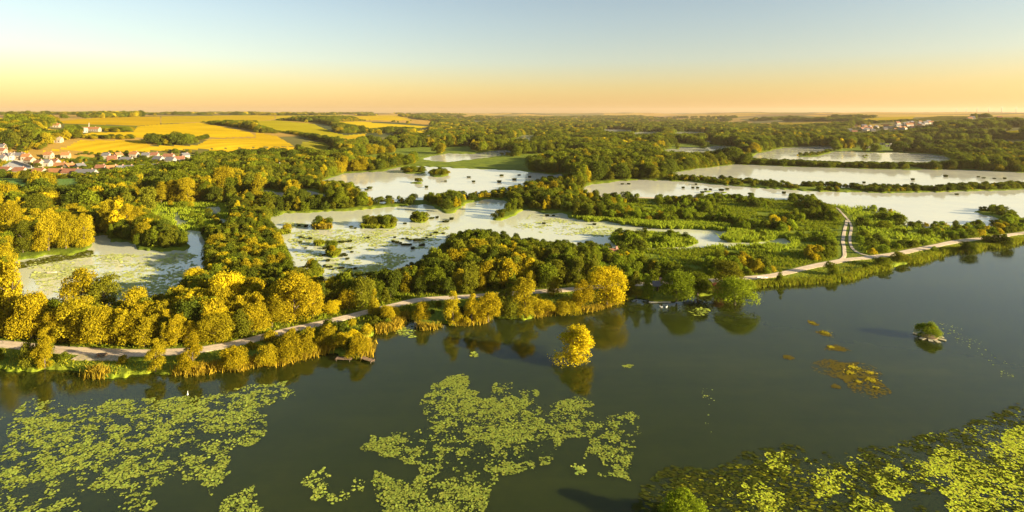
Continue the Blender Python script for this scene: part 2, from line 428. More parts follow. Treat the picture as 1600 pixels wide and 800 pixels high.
PONDS = {
 'p1': [(8, 440), (12, 418), (20, 409), (50, 404), (83, 398), (105, 399), (130, 395), (145, 383), (130, 370), (170, 367), (173, 378), (210, 380), (215, 391),
        (250, 393), (290, 391), (297, 387), (295, 381), (285, 374), (272, 368), (262, 366), (263, 360), (282, 362), (317, 361), (314, 373), (326, 381), (327, 385), (323, 425), (305, 440),
        (285, 458), (265, 474), (232, 486), (200, 492), (100, 492), (30, 480)],
 'p1b': [(321, 324), (345, 323), (346, 334), (338, 338), (322, 334)],
 'p1c': [(272, 333), (280, 332), (282, 343), (296, 347), (292, 353), (274, 355)],
 'p1d': [(335, 343), (348, 341), (355, 345), (352, 353), (340, 356), (345, 349)],
 'p2': [(418, 352), (424, 340), (445, 334), (515, 331), (540, 330), (575, 327), (625, 323), (665, 318), (678, 324), (695, 333), (712, 333), (716, 327), (732, 318), (768, 311),
        (790, 314), (800, 319), (785, 333), (768, 343), (775, 346), (792, 343), (812, 332), (825, 328), (850, 333), (885, 334), (890, 340), (920, 347), (950, 346), (970, 351), (1005, 355), (1030, 358),
        (1095, 358), (1141, 362), (1127, 374), (1140, 379), (1175, 381), (1200, 378), (1225, 371), (1240, 385), (1230, 389), (1200, 384), (1165, 387), (1142, 388),
        (1095, 391), (985, 392), (960, 400), (945, 391), (940, 385), (900, 390), (850, 385), (810, 380), (770, 372), (740, 372), (712, 380), (690, 400), (660, 424), (620, 438), (565, 452),
        (500, 450), (468, 444), (452, 418), (440, 392)],
 'p3': [(495, 284), (520, 278), (540, 271), (600, 268), (622, 262), (650, 260), (700, 262), (750, 265), (800, 266), (862, 273), (887, 272), (887, 279), (862, 283), (845, 287),
        (800, 298), (760, 305), (660, 312), (600, 318), (575, 316), (560, 306), (548, 295), (530, 291), (505, 289)],
 'p3b': [(405, 302), (413, 297), (440, 301), (448, 306), (445, 313), (425, 313), (410, 308)],
 'p3c': [(460, 298), (478, 297), (500, 303), (512, 307), (505, 314), (480, 311), (468, 305)],
 'p4': [(662, 248), (675, 244), (700, 240), (740, 241), (765, 236), (800, 234), (802, 241), (750, 247), (700, 253), (675, 251)],
 'p5': [(803, 219), (812, 213), (826, 211), (843, 213), (835, 218), (827, 226), (822, 220)],
 'p6': [(935, 207), (945, 202), (988, 203), (990, 206), (960, 208)],
 'p7': [(984, 211), (990, 207), (1020, 206), (1038, 206), (1035, 209), (1010, 212)],
 'p8': [(1045, 209), (1070, 206), (1105, 207), (1104, 210), (1070, 211)],
 'p9': [(1028, 239), (1040, 234), (1060, 231), (1075, 230), (1100, 232), (1120, 228), (1150, 230), (1156, 233), (1130, 239), (1100, 242), (1075, 241), (1040, 241)],
 'p9b': [(1095, 224), (1100, 220), (1118, 220), (1116, 224)],
 'p10': [(1168, 249), (1185, 240), (1200, 237), (1225, 231), (1270, 229), (1300, 229), (1302, 234), (1278, 240), (1246, 243), (1247, 246), (1278, 245), (1305, 237), (1330, 236), (1362, 239), (1400, 239),
         (1450, 241), (1475, 244), (1490, 251), (1492, 256), (1440, 259), (1375, 258), (1300, 257), (1200, 253), (1175, 252)],
 'p11': [(1040, 275), (1052, 270), (1112, 261), (1150, 257), (1200, 259), (1275, 262), (1325, 263), (1425, 266), (1500, 265), (1600, 270), (1760, 280), (1760, 288), (1600, 290), (1512, 292), (1462, 296), (1412, 296),
         (1325, 293), (1275, 290), (1200, 287), (1100, 281), (1062, 279)],
 'p12': [(903, 296), (925, 288), (975, 283), (995, 281), (1025, 282), (1075, 284), (1125, 289), (1200, 295), (1287, 300), (1412, 302), (1475, 300), (1600, 297), (1760, 296), (1760, 345), (1600, 347), (1590, 343),
         (1577, 337), (1567, 329), (1537, 328), (1519, 332), (1550, 338), (1570, 347), (1574, 352), (1550, 355), (1405, 356), (1411, 340), (1400, 333), (1375, 333), (1360, 326), (1325, 326), (1300, 321), (1282, 320),
         (1270, 315), (1245, 312), (1215, 312), (1200, 311), (1100, 308), (1050, 311), (1007, 308), (950, 308), (935, 306), (910, 302)],
}
def ell(cx, cy, rx, ry, n=12, s=0):
    r = random.Random(int(cx * 7 + cy * 13 + s))
    return [(cx + rx * math.cos(2 * math.pi * k / n) * r.uniform(.8, 1.1), cy + ry * math.sin(2 * math.pi * k / n) * r.uniform(.8, 1.1)) for k in range(n)]
ISLANDS = {
 'reedy island': [(952, 377), (965, 370), (1005, 366), (1040, 368), (1085, 377), (1091, 382), (1060, 388), (990, 389), (962, 385)],
 'wooded islet': ell(591, 354, 31, 4), 'small wooded islet': ell(655, 345, 15, 3.2), 'golden islet': ell(503, 356, 17, 4),
 'green islet a': ell(445, 365, 11, 3.2), 'green islet b': ell(500, 383, 8, 2), 'green islet c': ell(488, 429, 17, 6), 'green islet d': ell(521, 398, 12, 4),
 'islet e': ell(646, 269, 24, 3.2), 'islet f': ell(685, 273, 15, 4), 'islet g': ell(651, 286, 11, 2), 'islet h': ell(1058, 233, 5, 1.6), 'islet i': ell(1352, 246, 4, 1.5),
 'islet j': ell(1105, 299, 9, 1.6), 'islet k': ell(1132, 301, 7, 1.5),
}
def water_id(px, py):
    """0 land, 1 lake, 2.. ponds"""
    w = np.zeros(np.shape(px), np.int32)
    jx = (vnoise(px / 7, py / 3.5, 91) - 0.5); jy = (vnoise(px / 7, py / 3.5, 55) - 0.5)
    qx = px + 5 * jx; qy = py + np.clip((py - 178) / 120, 0.2, 2.2) * 2.0 * jy
    w[inpoly(qx, qy, LAKE)] = 1
    for k, (nm, P) in enumerate(PONDS.items()):
        w[inpoly(qx, qy, P)] = k + 2
    for P in ISLANDS.values():
        w[inpoly(qx, qy, P)] = 0
    return w

# ---- paths (pixels)
PATH_MAIN = [(-260, 520), (-120, 534), (0, 543), (41, 547), (86, 552), (150, 556), (210, 558), (262, 557), (319, 552), (397, 536), (450, 522), (500, 511), (550, 499), (575, 492), (625, 480),
             (650, 474), (687, 471), (735, 468), (785, 464), (840, 460), (875, 458), (920, 454), (970, 450), (1020, 447.5), (1050, 446), (1117, 443), (1162, 439), (1200, 436), (1225, 431), (1262, 422), (1295, 415),
             (1325, 409), (1350, 407), (1400, 400), (1450, 390), (1500, 380), (1550, 374), (1600, 367), (1720, 352), (1850, 340)]
PATH_WEST = [(1290, 416), (1310, 411), (1319, 404), (1319, 392), (1317, 380), (1319, 365), (1322, 354), (1323, 347)]
PATH_EAST = [(1366, 405), (1348, 401.5), (1335, 395), (1329, 386), (1328, 373), (1330, 361), (1329, 353), (1324, 345), (1315, 335), (1306, 327), (1287, 322.5)]
PATH_DYKE = [(838, 297), (870, 290), (920, 282), (955, 278), (975, 275), (992, 271)]
PATH_LANE = [(925, 308.6), (960, 309.5), (1005, 311), (1056, 313)]
PATH_FARM = [(0, 287), (3, 291), (4, 296), (0, 306)]
YARD = [(0, 262), (20, 252), (30, 250), (52, 262), (58, 267), (0, 269), (-40, 269), (-40, 262)]
PATH_ROAD = [(330, 282), (380, 277.5), (402, 275), (420, 274), (445, 272.6), (470, 270)]

def world_line(px, z=0.0, step=2.5):
    P = [at(*p)[:2] for p in px]
    # Catmull-Rom
    Q = [P[0]] + P + [P[-1]]
    out = []
    for i in range(1, len(Q) - 2):
        p0, p1, p2, p3 = map(np.array, Q[i - 1:i + 3])
        n = max(2, int(np.linalg.norm(p2 - p1) / step))
        for t in np.linspace(0, 1, n, endpoint=False):
            out.append(0.5 * ((2 * p1) + (p2 - p0) * t + (2 * p0 - 5 * p1 + 4 * p2 - p3) * t * t + (3 * p1 - p0 - 3 * p2 + p3) * t ** 3))
    out.append(np.array(P[-1]))
    return np.array(out)

LINES = [(world_line(PATH_MAIN), 3.6), (world_line(PATH_WEST), 2.6), (world_line(PATH_EAST), 2.4), (world_line(PATH_DYKE), 3.2), (world_line(PATH_LANE), 3.6)]
ALLPTS = np.concatenate([l for l, w in LINES])

def path_dist(X, Y):
    X = np.asarray(X, float); d = np.full(X.shape, 1e9)
    flat = np.stack([X.ravel(), np.asarray(Y, float).ravel()], 1)
    m = np.where((flat[:, 1] < 520) & (flat[:, 1] > 80))[0]
    dd = d.ravel()
    for c in range(0, len(m), 4000):
        q = flat[m[c:c + 4000]]
        dd[m[c:c + 4000]] = np.sqrt(((q[:, None, :] - ALLPTS[None]) ** 2).sum(2).min(1))
    return dd.reshape(X.shape)

# ------------------------------------------------------------------ terrain
ys = np.concatenate([np.array([2600, 1900, 1500, 1250, 1100, 1000]), np.arange(900, 602, -12.0), np.arange(602, 192.4, -0.85)])
rowsY = np.concatenate([F * CAM_H / (ys - HY), np.geomspace(3100, 16000, 70)])
us = np.concatenate([np.linspace(-1.7, -0.96, 20, endpoint=False), np.linspace(-0.96, 0.96, 860), np.linspace(0.96, 1.7, 21)[1:]])
YY, UU = np.meshgrid(rowsY, us, indexing='ij')
XX = UU * YY
HZ = hill_h(XX, YY)
PX, PY0 = proj(XX, YY, 0.0)
_, PYZ = proj(XX, YY, HZ)
WID = water_id(PX, PY0)
WID[(HZ > 0.5)] = 0
land = (WID == 0).astype(float)
def blur(a):
    b = np.pad(a, 1, mode='edge')
    return (b[:-2, 1:-1] + b[2:, 1:-1] + b[1:-1, :-2] + b[1:-1, 2:] + 2 * b[1:-1, 1:-1]) / 6
sm = land
for _ in range(2): sm = blur(sm)
base = 0.55 + 0.35 * (fbm(XX / 14, YY / 14, 21, 3) - 0.4)
ZZ = -0.9 + (base + 0.9) * sm + HZ
pd = path_dist(XX, YY)
near = pd < 5.0
ZZ = np.where(near & (sm > 0.5), 0.80 - 0.25 * sstep(2.2, 5.0, pd), ZZ)
HILL = HZ > 1.2

FIELDS = [  # outline (pixels), colour, direction of the rows, label
 ([(80, 192), (100, 189), (150, 184.5), (250, 182), (250, 186), (250, 195), (215, 197), (150, 195), (100, 193.5)], (0.46, 0.27, 0.03), 0.2, 'ripe golden grain field along the plateau top above the farm'),
 ([(100, 194.5), (150, 196), (215, 198), (207, 201), (160, 203), (130, 204), (100, 199)], (0.16, 0.16, 0.03), 0.6, 'green strip field beside the mast'),
 ([(55, 204), (75, 202), (100, 204), (97, 208), (75, 208)], (0.52, 0.33, 0.04), 0.3, 'small bright yellow field among the hillside trees'),
 ([(120, 214), (140, 208), (208, 206.5), (215, 198), (250, 195), (312, 192), (345, 198), (390, 207), (400, 214), (350, 216), (290, 213.5), (225, 216), (175, 214)], (0.52, 0.32, 0.03), 0.9, 'widest bright yellow field above the long hedge'),
 ([(252, 182), (400, 180), (430, 181), (430, 186), (400, 190), (312, 190.5), (252, 194)], (0.44, 0.28, 0.035), 1.4, 'golden field with darker stripes under the skyline'),
 ([(60, 238), (100, 232), (125, 220), (225, 220), (235, 229), (308, 228), (325, 218), (400, 216), (400, 231), (325, 233), (275, 235), (150, 241), (105, 235)], (0.48, 0.29, 0.035), 0.4, 'amber hillside meadow above the village roofs'),
 ([(325, 233.5), (400, 231.5), (464, 230), (466, 241), (400, 238), (330, 240)], (0.55, 0.30, 0.03), 1.1, 'orange stubble strip below the hedge end'),
 ([(400, 207.5), (432, 213), (460, 229), (400, 230.5)], (0.48, 0.29, 0.035), 0.8, 'narrow ochre field wedged above the orange strip'),
 ([(400, 190), (430, 188), (490, 194), (520, 207), (540, 212), (572, 209), (540, 222), (505, 215), (462, 207), (430, 205), (400, 196)], (0.34, 0.26, 0.035), 0.5, 'large olive yellow field between the hedges'),
 ([(520, 191), (560, 190), (672, 198.5), (650, 201), (625, 200), (575, 202.5), (552, 197)], (0.50, 0.33, 0.035), 0.7, 'bright yellow field sloping to the valley wood'),
 ([(547, 181.5), (620, 180.5), (645, 187.5), (612, 189), (562, 187.5)], (0.48, 0.30, 0.035), 0.2, 'small yellow field high beside the skyline copse'),
 ([(430, 181), (545, 180), (560, 182), (500, 183), (470, 183), (432, 187)], (0.44, 0.30, 0.04), 0.1, 'thin yellow strip on the far plateau edge'),
 ([(472, 222), (505, 222), (535, 240), (500, 240), (470, 235)], (0.26, 0.21, 0.05), 0.5, 'olive pasture above the valley trees'),
 ([(536, 214), (570, 209.5), (570, 215), (545, 222)], (0.42, 0.26, 0.04), 0.5, 'little tan field at the edge of the wood'),
 ([(646, 206), (672, 202), (672, 209), (655, 212)], (0.44, 0.28, 0.03), 0.5, 'small golden clearing in the valley wood'),
 ([(1212, 193), (1260, 191), (1290, 192), (1240, 196), (1218, 197)], (0.30, 0.20, 0.05), 0.5, 'brown field on the far slope opposite'),
 ([(1340, 187), (1380, 183), (1430, 182), (1425, 187), (1370, 190)], (0.40, 0.26, 0.05), 0.5, 'pale gold field under the turbines ridge'),
 ([(1420, 187), (1470, 181), (1520, 182), (1515, 187), (1440, 190)], (0.10, 0.085, 0.04), 0.5, 'ploughed dark field beneath the turbines'),
 ([(1565, 206), (1600, 203), (1600, 211), (1570, 209)], (0.40, 0.28, 0.04), 0.5, 'yellow field on the near right slope'),
]
FLAT = [
 ([(0, 280), (32, 280), (52, 291), (37, 303), (27, 302), (10, 294), (0, 292), (-80, 290), (-80, 278)], 'greenfield', 'meadow', 'bright green meadow beside the curving lane below the village'),
 ([(82, 280), (135, 281), (122, 301), (80, 300)], 'greenfield', 'meadow', 'bright green meadow enclosed by golden trees'),
 (YARD, 'concrete', 'yard', 'pale paved yard at the village edge'),
 ([(1120, 357), (1165, 362), (1205, 362), (1252, 377), (1240, 392), (1200, 398), (1140, 393), (1100, 392)], 'marsh', 'marsh', 'lime green reed marsh round the narrow channel'),
 ([(895, 341), (950, 344), (1040, 350), (1140, 352), (1141, 363), (1095, 360), (1030, 360), (970, 353), (920, 349)], 'marsh', 'marsh', 'bright green reed fringe along the far side of the lily pond'),
 ([(232, 318), (300, 316), (360, 322), (362, 357), (320, 363), (262, 360), (232, 340)], 'marsh', 'marsh', 'yellow green marsh around the small white pools'),
 ([(1300, 323), (1360, 326), (1411, 335), (1404, 357), (1575, 357), (1600, 348), (1760, 346), (1760, 353), (1600, 361), (1500, 375), (1400, 394), (1345, 402), (1331, 394), (1334, 360)], 'marsh', 'marsh', 'rough green wetland east of the forked track'),
]
CX, CYz = PX[:-1, :-1], 0.25 * (PYZ[:-1, :-1] + PYZ[1:, :-1] + PYZ[:-1, 1:] + PYZ[1:, 1:])
CX = 0.5 * (PX[:-1, :-1] + PX[:-1, 1:])
CY0 = 0.5 * (PY0[:-1, :-1] + PY0[1:, :-1])
cellhill = HILL[:-1, :-1]
LAB = np.where(cellhill, 1, 0)
LAB[(YY[:-1, :-1] > 3000)] = 1
jit = (vnoise(CX / 5, CY0 / 2, 5) - .5) * 3
for k, (P, c, a, lb) in enumerate(FIELDS):
    LAB[inpoly(CX, CYz, P) & cellhill & (YY[:-1, :-1] < 4500)] = 100 + k
for k, (P, mk, nm, lb) in enumerate(FLAT):
    LAB[inpoly(CX + jit, CY0 + jit * .3, P) & ~cellhill] = 200 + k
dead = (sm[:-1, :-1] + sm[1:, :-1] + sm[:-1, 1:] + sm[1:, 1:]) < 0.02
NC = XX.shape[1]
VALL = np.stack([XX, YY, ZZ], 2).reshape(-1, 3)
def cells(mask, z=None):
    i, j = np.where(mask)
    q = np.stack([i * NC + j, i * NC + j + 1, (i + 1) * NC + j + 1, (i + 1) * NC + j], 1)
    u, inv = np.unique(q, return_inverse=True)
    V = VALL[u].copy()
    if z is not None: V[:, 2] = z
    return V, inv.reshape(q.shape)

def terrain_piece(name, mask, m):
    if not mask.any(): return None
    V, Q = cells(mask)
    me = fast_mesh(name, V, Q, m); me.shade_smooth()
    return link(name, me)
o = terrain_piece('ground', (LAB == 0) & ~dead, M['ground']); tag(o, 'green valley floor between the lake and the ponds', 'ground', kind='structure')
o = terrain_piece('hills', (LAB == 1) & ~dead, M['hill']); tag(o, 'rolling farmland plateau on both sides of the valley', 'hills', kind='structure')
for k, (P, c, a, lb) in enumerate(FIELDS):
    c = (c[0] * 1.0, c[1] * 1.08, c[2] * 0.35)
    o = terrain_piece('field', (LAB == 100 + k), field_mat('crop_%d' % k, c, a, 15.0 + 4 * (k % 3), 0.10))
    if o: tag(o, lb, 'field', kind='structure')
for k, (P, mk, nm, lb) in enumerate(FLAT):
    o = terrain_piece(nm, (LAB == 200 + k) & ~dead, M[mk])
    if o: tag(o, lb, nm, kind='structure')

# ---- water sheets at z = 0 (each reaches a little way under its banks)
WLAB = WID.copy()
for _ in range(4):
    z0 = WLAB == 0
    for dy, dx in ((0, 1), (0, -1), (1, 0), (-1, 0)):
        s = np.roll(WLAB, (dy, dx), (0, 1))
        WLAB = np.where(z0 & (WLAB == 0) & (s > 0), s, WLAB)
WC = np.maximum.reduce([WLAB[:-1, :-1], WLAB[1:, :-1], WLAB[:-1, 1:], WLAB[1:, 1:]])
WC[cellhill] = 0
PLAB = {'p1': 'pale algae covered pond behind the golden shore trees', 'p1b': 'small white pool farthest back in the yellow marsh', 'p1c': 'narrow white pool in the middle of the yellow marsh',
        'p1d': 'tiny white pool at the east edge of the yellow marsh', 'p2': 'long pale lily pond across the middle with dark tussocks', 'p3': 'bright pond beyond the golden tree row',
        'p3b': 'small bright pool west of the golden tree row', 'p3c': 'small bright pool next to the golden tree row', 'p4': 'cream pond under the wooded hillside', 'p5': 'small far pond at the valley bend',
        'p6': 'far pond sliver beside the brown field', 'p7': 'middle far pond sliver in the hazy valley', 'p8': 'easternmost far pond sliver in the hazy valley', 'p9': 'irregular far pond with a lone tree islet',
        'p9b': 'tiny far pool above the irregular pond', 'p10': 'cream pond with a thin spit below the far village', 'p11': 'broad silver pond between two bushy dykes', 'p12': 'large silver pond with a hooked peninsula'}
V, Q = cells(WC == 1, 0.0)
# coarse: the lake as one flat sheet
o = link('lake', fast_mesh('lake', V, Q, M['lake'])); tag(o, 'dark green lake filling the foreground', 'lake', kind='structure')
for k, nm in enumerate(PONDS):
    mk = WC == k + 2
    if mk.any():
        V, Q = cells(mk, 0.0)
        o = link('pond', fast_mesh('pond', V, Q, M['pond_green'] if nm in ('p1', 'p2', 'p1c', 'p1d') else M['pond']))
        tag(o, PLAB[nm], 'pond', kind='structure')

# ---- paths
def ribbon(name, L, w, z, label, m=None, seed=0, rise=None):
    n = len(L)
    T = np.gradient(L, axis=0); T /= np.linalg.norm(T, axis=1)[:, None] + 1e-9
    N = np.stack([-T[:, 1], T[:, 0]], 1)
    s = np.arange(n)
    wl = w / 2 * (1 + 0.3 * (vnoise(s / 3.0, s * 0 + 3, seed) - .5)); wr = w / 2 * (1 + 0.3 * (vnoise(s / 3.0, s * 0 + 9, seed) - .5))
    zz = np.full(n, z) if rise is None else hill_h(L[:, 0], L[:, 1]) + z
    cs = [(-1.18, -0.5), (-1, 0), (-.6, .02), (-.3, .005), (0, .03), (.3, .005), (.6, .02), (1, 0), (1.18, -0.5)]
    K = len(cs); V = []
    for i in range(n):
        for c, dz in cs:
            w_ = c * (wl[i] if c > 0 else wr[i])
            V.append((L[i, 0] + N[i, 0] * w_, L[i, 1] + N[i, 1] * w_, zz[i] + dz))
    Fa = [(K * i + k + 1, K * (i + 1) + k + 1, K * (i + 1) + k, K * i + k) for i in range(n - 1) for k in range(K - 1)]
    o = mesh_obj(name, V, Fa, m or M['path'], smooth=False)
    at_ = o.data.attributes.new('across', 'FLOAT', 'POINT')
    at_.data.foreach_set('value', np.tile(np.clip(np.array([c for c, _ in cs]) * .5 + .5, 0, 1), n).astype(np.float32))
    return tag(o, label, 'path', kind='structure')
ribbon('path', LINES[0][0], 3.1, 0.90, 'long pale gravel path curving along the lake shore', seed=1)
ribbon('path', LINES[1][0], 1.15, 0.906, 'western branch of the forked gravel track', seed=2)
ribbon('path', LINES[2][0], 0.95, 0.912, 'eastern branch of the forked gravel track', seed=3)
ribbon('path', LINES[3][0], 3.2, 0.90, 'narrow path along the dyke between two ponds', seed=4)
ribbon('path', LINES[4][0], 3.6, 0.90, 'short pale lane behind the green scrub', seed=5)
ribbon('path', world_line(PATH_FARM), 5.0, 1.1, 'grey lane curving past the green meadow', m=M['concrete'], seed=6)
ribbon('path', world_line(PATH_ROAD), 7.0, 1.2, 'pale road leading to the pointed pavilion', m=M['concrete'], seed=7)
# lay-by and dark verge bench
lx, ly, _ = at(178, 561)
v, f = box(-7.0, 4.0, -2.4, 1.2, 0.3, 0.895)
o = mesh_obj('parking_bay', v, f, M['path']); o.location = (lx, ly, 0); o.rotation_euler.z = -0.05; tag(o, 'gravel lay-by widening the shore path', 'pavement', kind='structure')

# ------------------------------------------------------------------ foliage shapes
def leaf_cloud(profile, aspect, lobes, n, leaf, seed, zmin=0.12, lobe_r=0.30, jag=0.35):
    """crown of W=1, height=aspect, made of leaf clumps; returns verts, quads"""
    g = np.random.default_rng(seed)
    C, RR = [], []
    for k in range(lobes):
        t = zmin + (1 - zmin) * g.random() ** 0.9
        pr = profile(t) * 0.5
        a = g.random() * 2 * math.pi; r = pr * (0.18 + 0.70 * math.sqrt(g.random()))
        rad = lobe_r * (0.35 + 0.65 * profile(t)) * g.uniform(0.45, 1.4) * 0.60
        C.append((r * math.cos(a), r * math.sin(a), min(t * aspect, aspect - rad * 0.7))); RR.append(rad)
    C, RR = np.array(C), np.array(RR)
    pick = g.choice(lobes, n, p=RR ** 2 / (RR ** 2).sum())
    d = g.normal(size=(n, 3)); d /= np.linalg.norm(d, axis=1)[:, None]
    d[:, 2] = np.where(d[:, 2] < -0.4, -d[:, 2], d[:, 2])
    pos = C[pick] + d * (RR[pick] * (1 + jag * (g.random(n) - 0.6)))[:, None]
    sp_ = g.random(n) < 0.10                                   # stray sprigs beyond the clumps
    pos[sp_] += d[sp_] * (RR[pick[sp_]] * g.uniform(0.05, 0.45, sp_.sum()))[:, None]
    nor = d + 0.75 * g.normal(size=(n, 3)); nor /= np.linalg.norm(nor, axis=1)[:, None]
    ref = g.normal(size=(n, 3))
    ta = np.cross(nor, ref); ta /= np.linalg.norm(ta, axis=1)[:, None]
    tb = np.cross(nor, ta)
    s = leaf * (0.45 + 0.95 * g.random(n) ** 1.6)[:, None]
    V = np.stack([pos - ta * s * .62, pos - tb * s * .42 + nor * s * .08, pos + ta * s * .62, pos + tb * s * .42 + nor * s * .08], 1).reshape(-1, 3)
    V[:, 2] = np.maximum(V[:, 2], 0.01)
    return V, np.arange(n * 4).reshape(-1, 4)

pf_round = lambda t: math.sqrt(max(0.02, 1 - ((t - 0.52) / 0.50) ** 2))
pf_cone = lambda t: 0.16 + 0.84 * min(1, max(0, (1 - t) / 0.78)) ** 0.85 * min(1, 0.55 + t * 2.2)
pf_oval = lambda t: math.sqrt(max(0.02, 1 - ((t - 0.48) / 0.54) ** 2)) * (0.85 + 0.15 * (1 - t))
pf_pop = lambda t: 0.35 + 0.65 * math.sqrt(max(0.0, 1 - ((t - 0.4) / 0.62) ** 2))
pf_dome = lambda t: math.sqrt(max(0.03, 1 - (t / 1.02) ** 2))
pf_flame = lambda t: 0.34 + 0.66 * (1 - t) ** 0.6 * min(1, 0.75 + t)

SHAPES = {  # name: (profile, aspect, lobes, leaves, leaf, zmin, lobe_r, jag)
 'round': (pf_round, 1.15, 22, 5200, 0.060, 0.16, 0.46, 0.35),
 'round_b': (pf_round, 1.0, 15, 5200, 0.063, 0.2, 0.52, 0.3),
 'oval': (pf_oval, 1.6, 26, 5200, 0.066, 0.1, 0.44, 0.4),
 'cone': (pf_cone, 2.0, 58, 5600, 0.07, 0.05, 0.36, 0.45),
 'poplar': (pf_pop, 4.2, 44, 3000, 0.13, 0.06, 0.62, 0.4),
 'dome': (pf_dome, 0.62, 20, 2200, 0.068, 0.08, 0.38, 0.35),
 'dome_b': (pf_dome, 0.8, 26, 2400, 0.068, 0.06, 0.34, 0.4),
 'flame': (pf_flame, 1.25, 40, 7000, 0.045, 0.04, 0.30, 0.6),
 'hero_round': (pf_round, 1.05, 30, 12000, 0.037, 0.1, 0.40, 0.4),
 'hero_oval': (pf_oval, 1.5, 34, 12000, 0.041, 0.06, 0.38, 0.45),
 'hero_cone': (pf_cone, 1.9, 50, 12000, 0.041, 0.03, 0.32, 0.5),
 'hero_dome': (pf_dome, 0.78, 28, 10000, 0.036, 0.03, 0.34, 0.4),
}
CROWN = {}
def crown_mesh(shape, mk, var=0):
    key = (shape, mk, var)
    if key not in CROWN:
        p = SHAPES[shape]
        V, Q = leaf_cloud(p[0], p[1], p[2], p[3], p[4], abs(hash(shape)) % 1 + 1000 * (sorted(SHAPES).index(shape) + 1) + var * 77, p[5], p[6], p[7])
        CROWN[key] = fast_mesh('crown', V, Q, M[mk])
    return CROWN[key]

def trunk_mesh():
    g = random.Random(4)
    parts = []
    pts = [(0, 0, -0.02, 0.035), (0.006, 0.004, 0.2, 0.026), (-0.01, 0.01, 0.45, 0.018), (0.012, -0.008, 0.72, 0.008)]
    for a, b in zip(pts, pts[1:]): parts.append(tube(a[:3], b[:3], a[3], b[3], 7))
    for k in range(6):
        a = k * 2.4; z = 0.25 + 0.07 * k
        parts.append(tube((0, 0, z), (0.26 * math.cos(a), 0.26 * math.sin(a), z + 0.16), 0.012, 0.003, 5))
    v, f = join(parts)
    me = bpy.data.meshes.new('trunk'); me.from_pydata(v, [], f); me.materials.append(M['bark'])
    return me
TRUNK = trunk_mesh()

def make_tree(px, py, H, W, shape, mk, label, group=None, var=0, world_pos=None, rot=None, name='tree', cat='tree'):
    if world_pos is None:
        x, y, z = at(px, py); z += 0.35
    else:
        x, y, z = world_pos
    e = link(name, None); e.location = (x, y, z)
    e.rotation_euler.z = random.uniform(0, 6.28) if rot is None else rot
    tag(e, label, cat, group)
    t = link('trunk', TRUNK, e); t.scale = (max(W, H * .6), max(W, H * .6), H)
    c = link('crown', crown_mesh(shape, mk, var), e); a = SHAPES[shape][1]
    c.scale = (W, W, H / a)
    return e

def make_shrub(px, py, H, W, shape, mk, label, group=None, var=0, world_pos=None, name='shrub', cat='shrub'):
    if world_pos is None:
        x, y, z = at(px, py); z += 0.3
    else:
        x, y, z = world_pos
    o = link(name, crown_mesh(shape, mk, var)); o.location = (x, y, z)
    o.rotation_euler.z = random.uniform(0, 6.28); a = SHAPES[shape][1]
    o.scale = (W, W, H / a)
    return tag(o, label, cat, group)

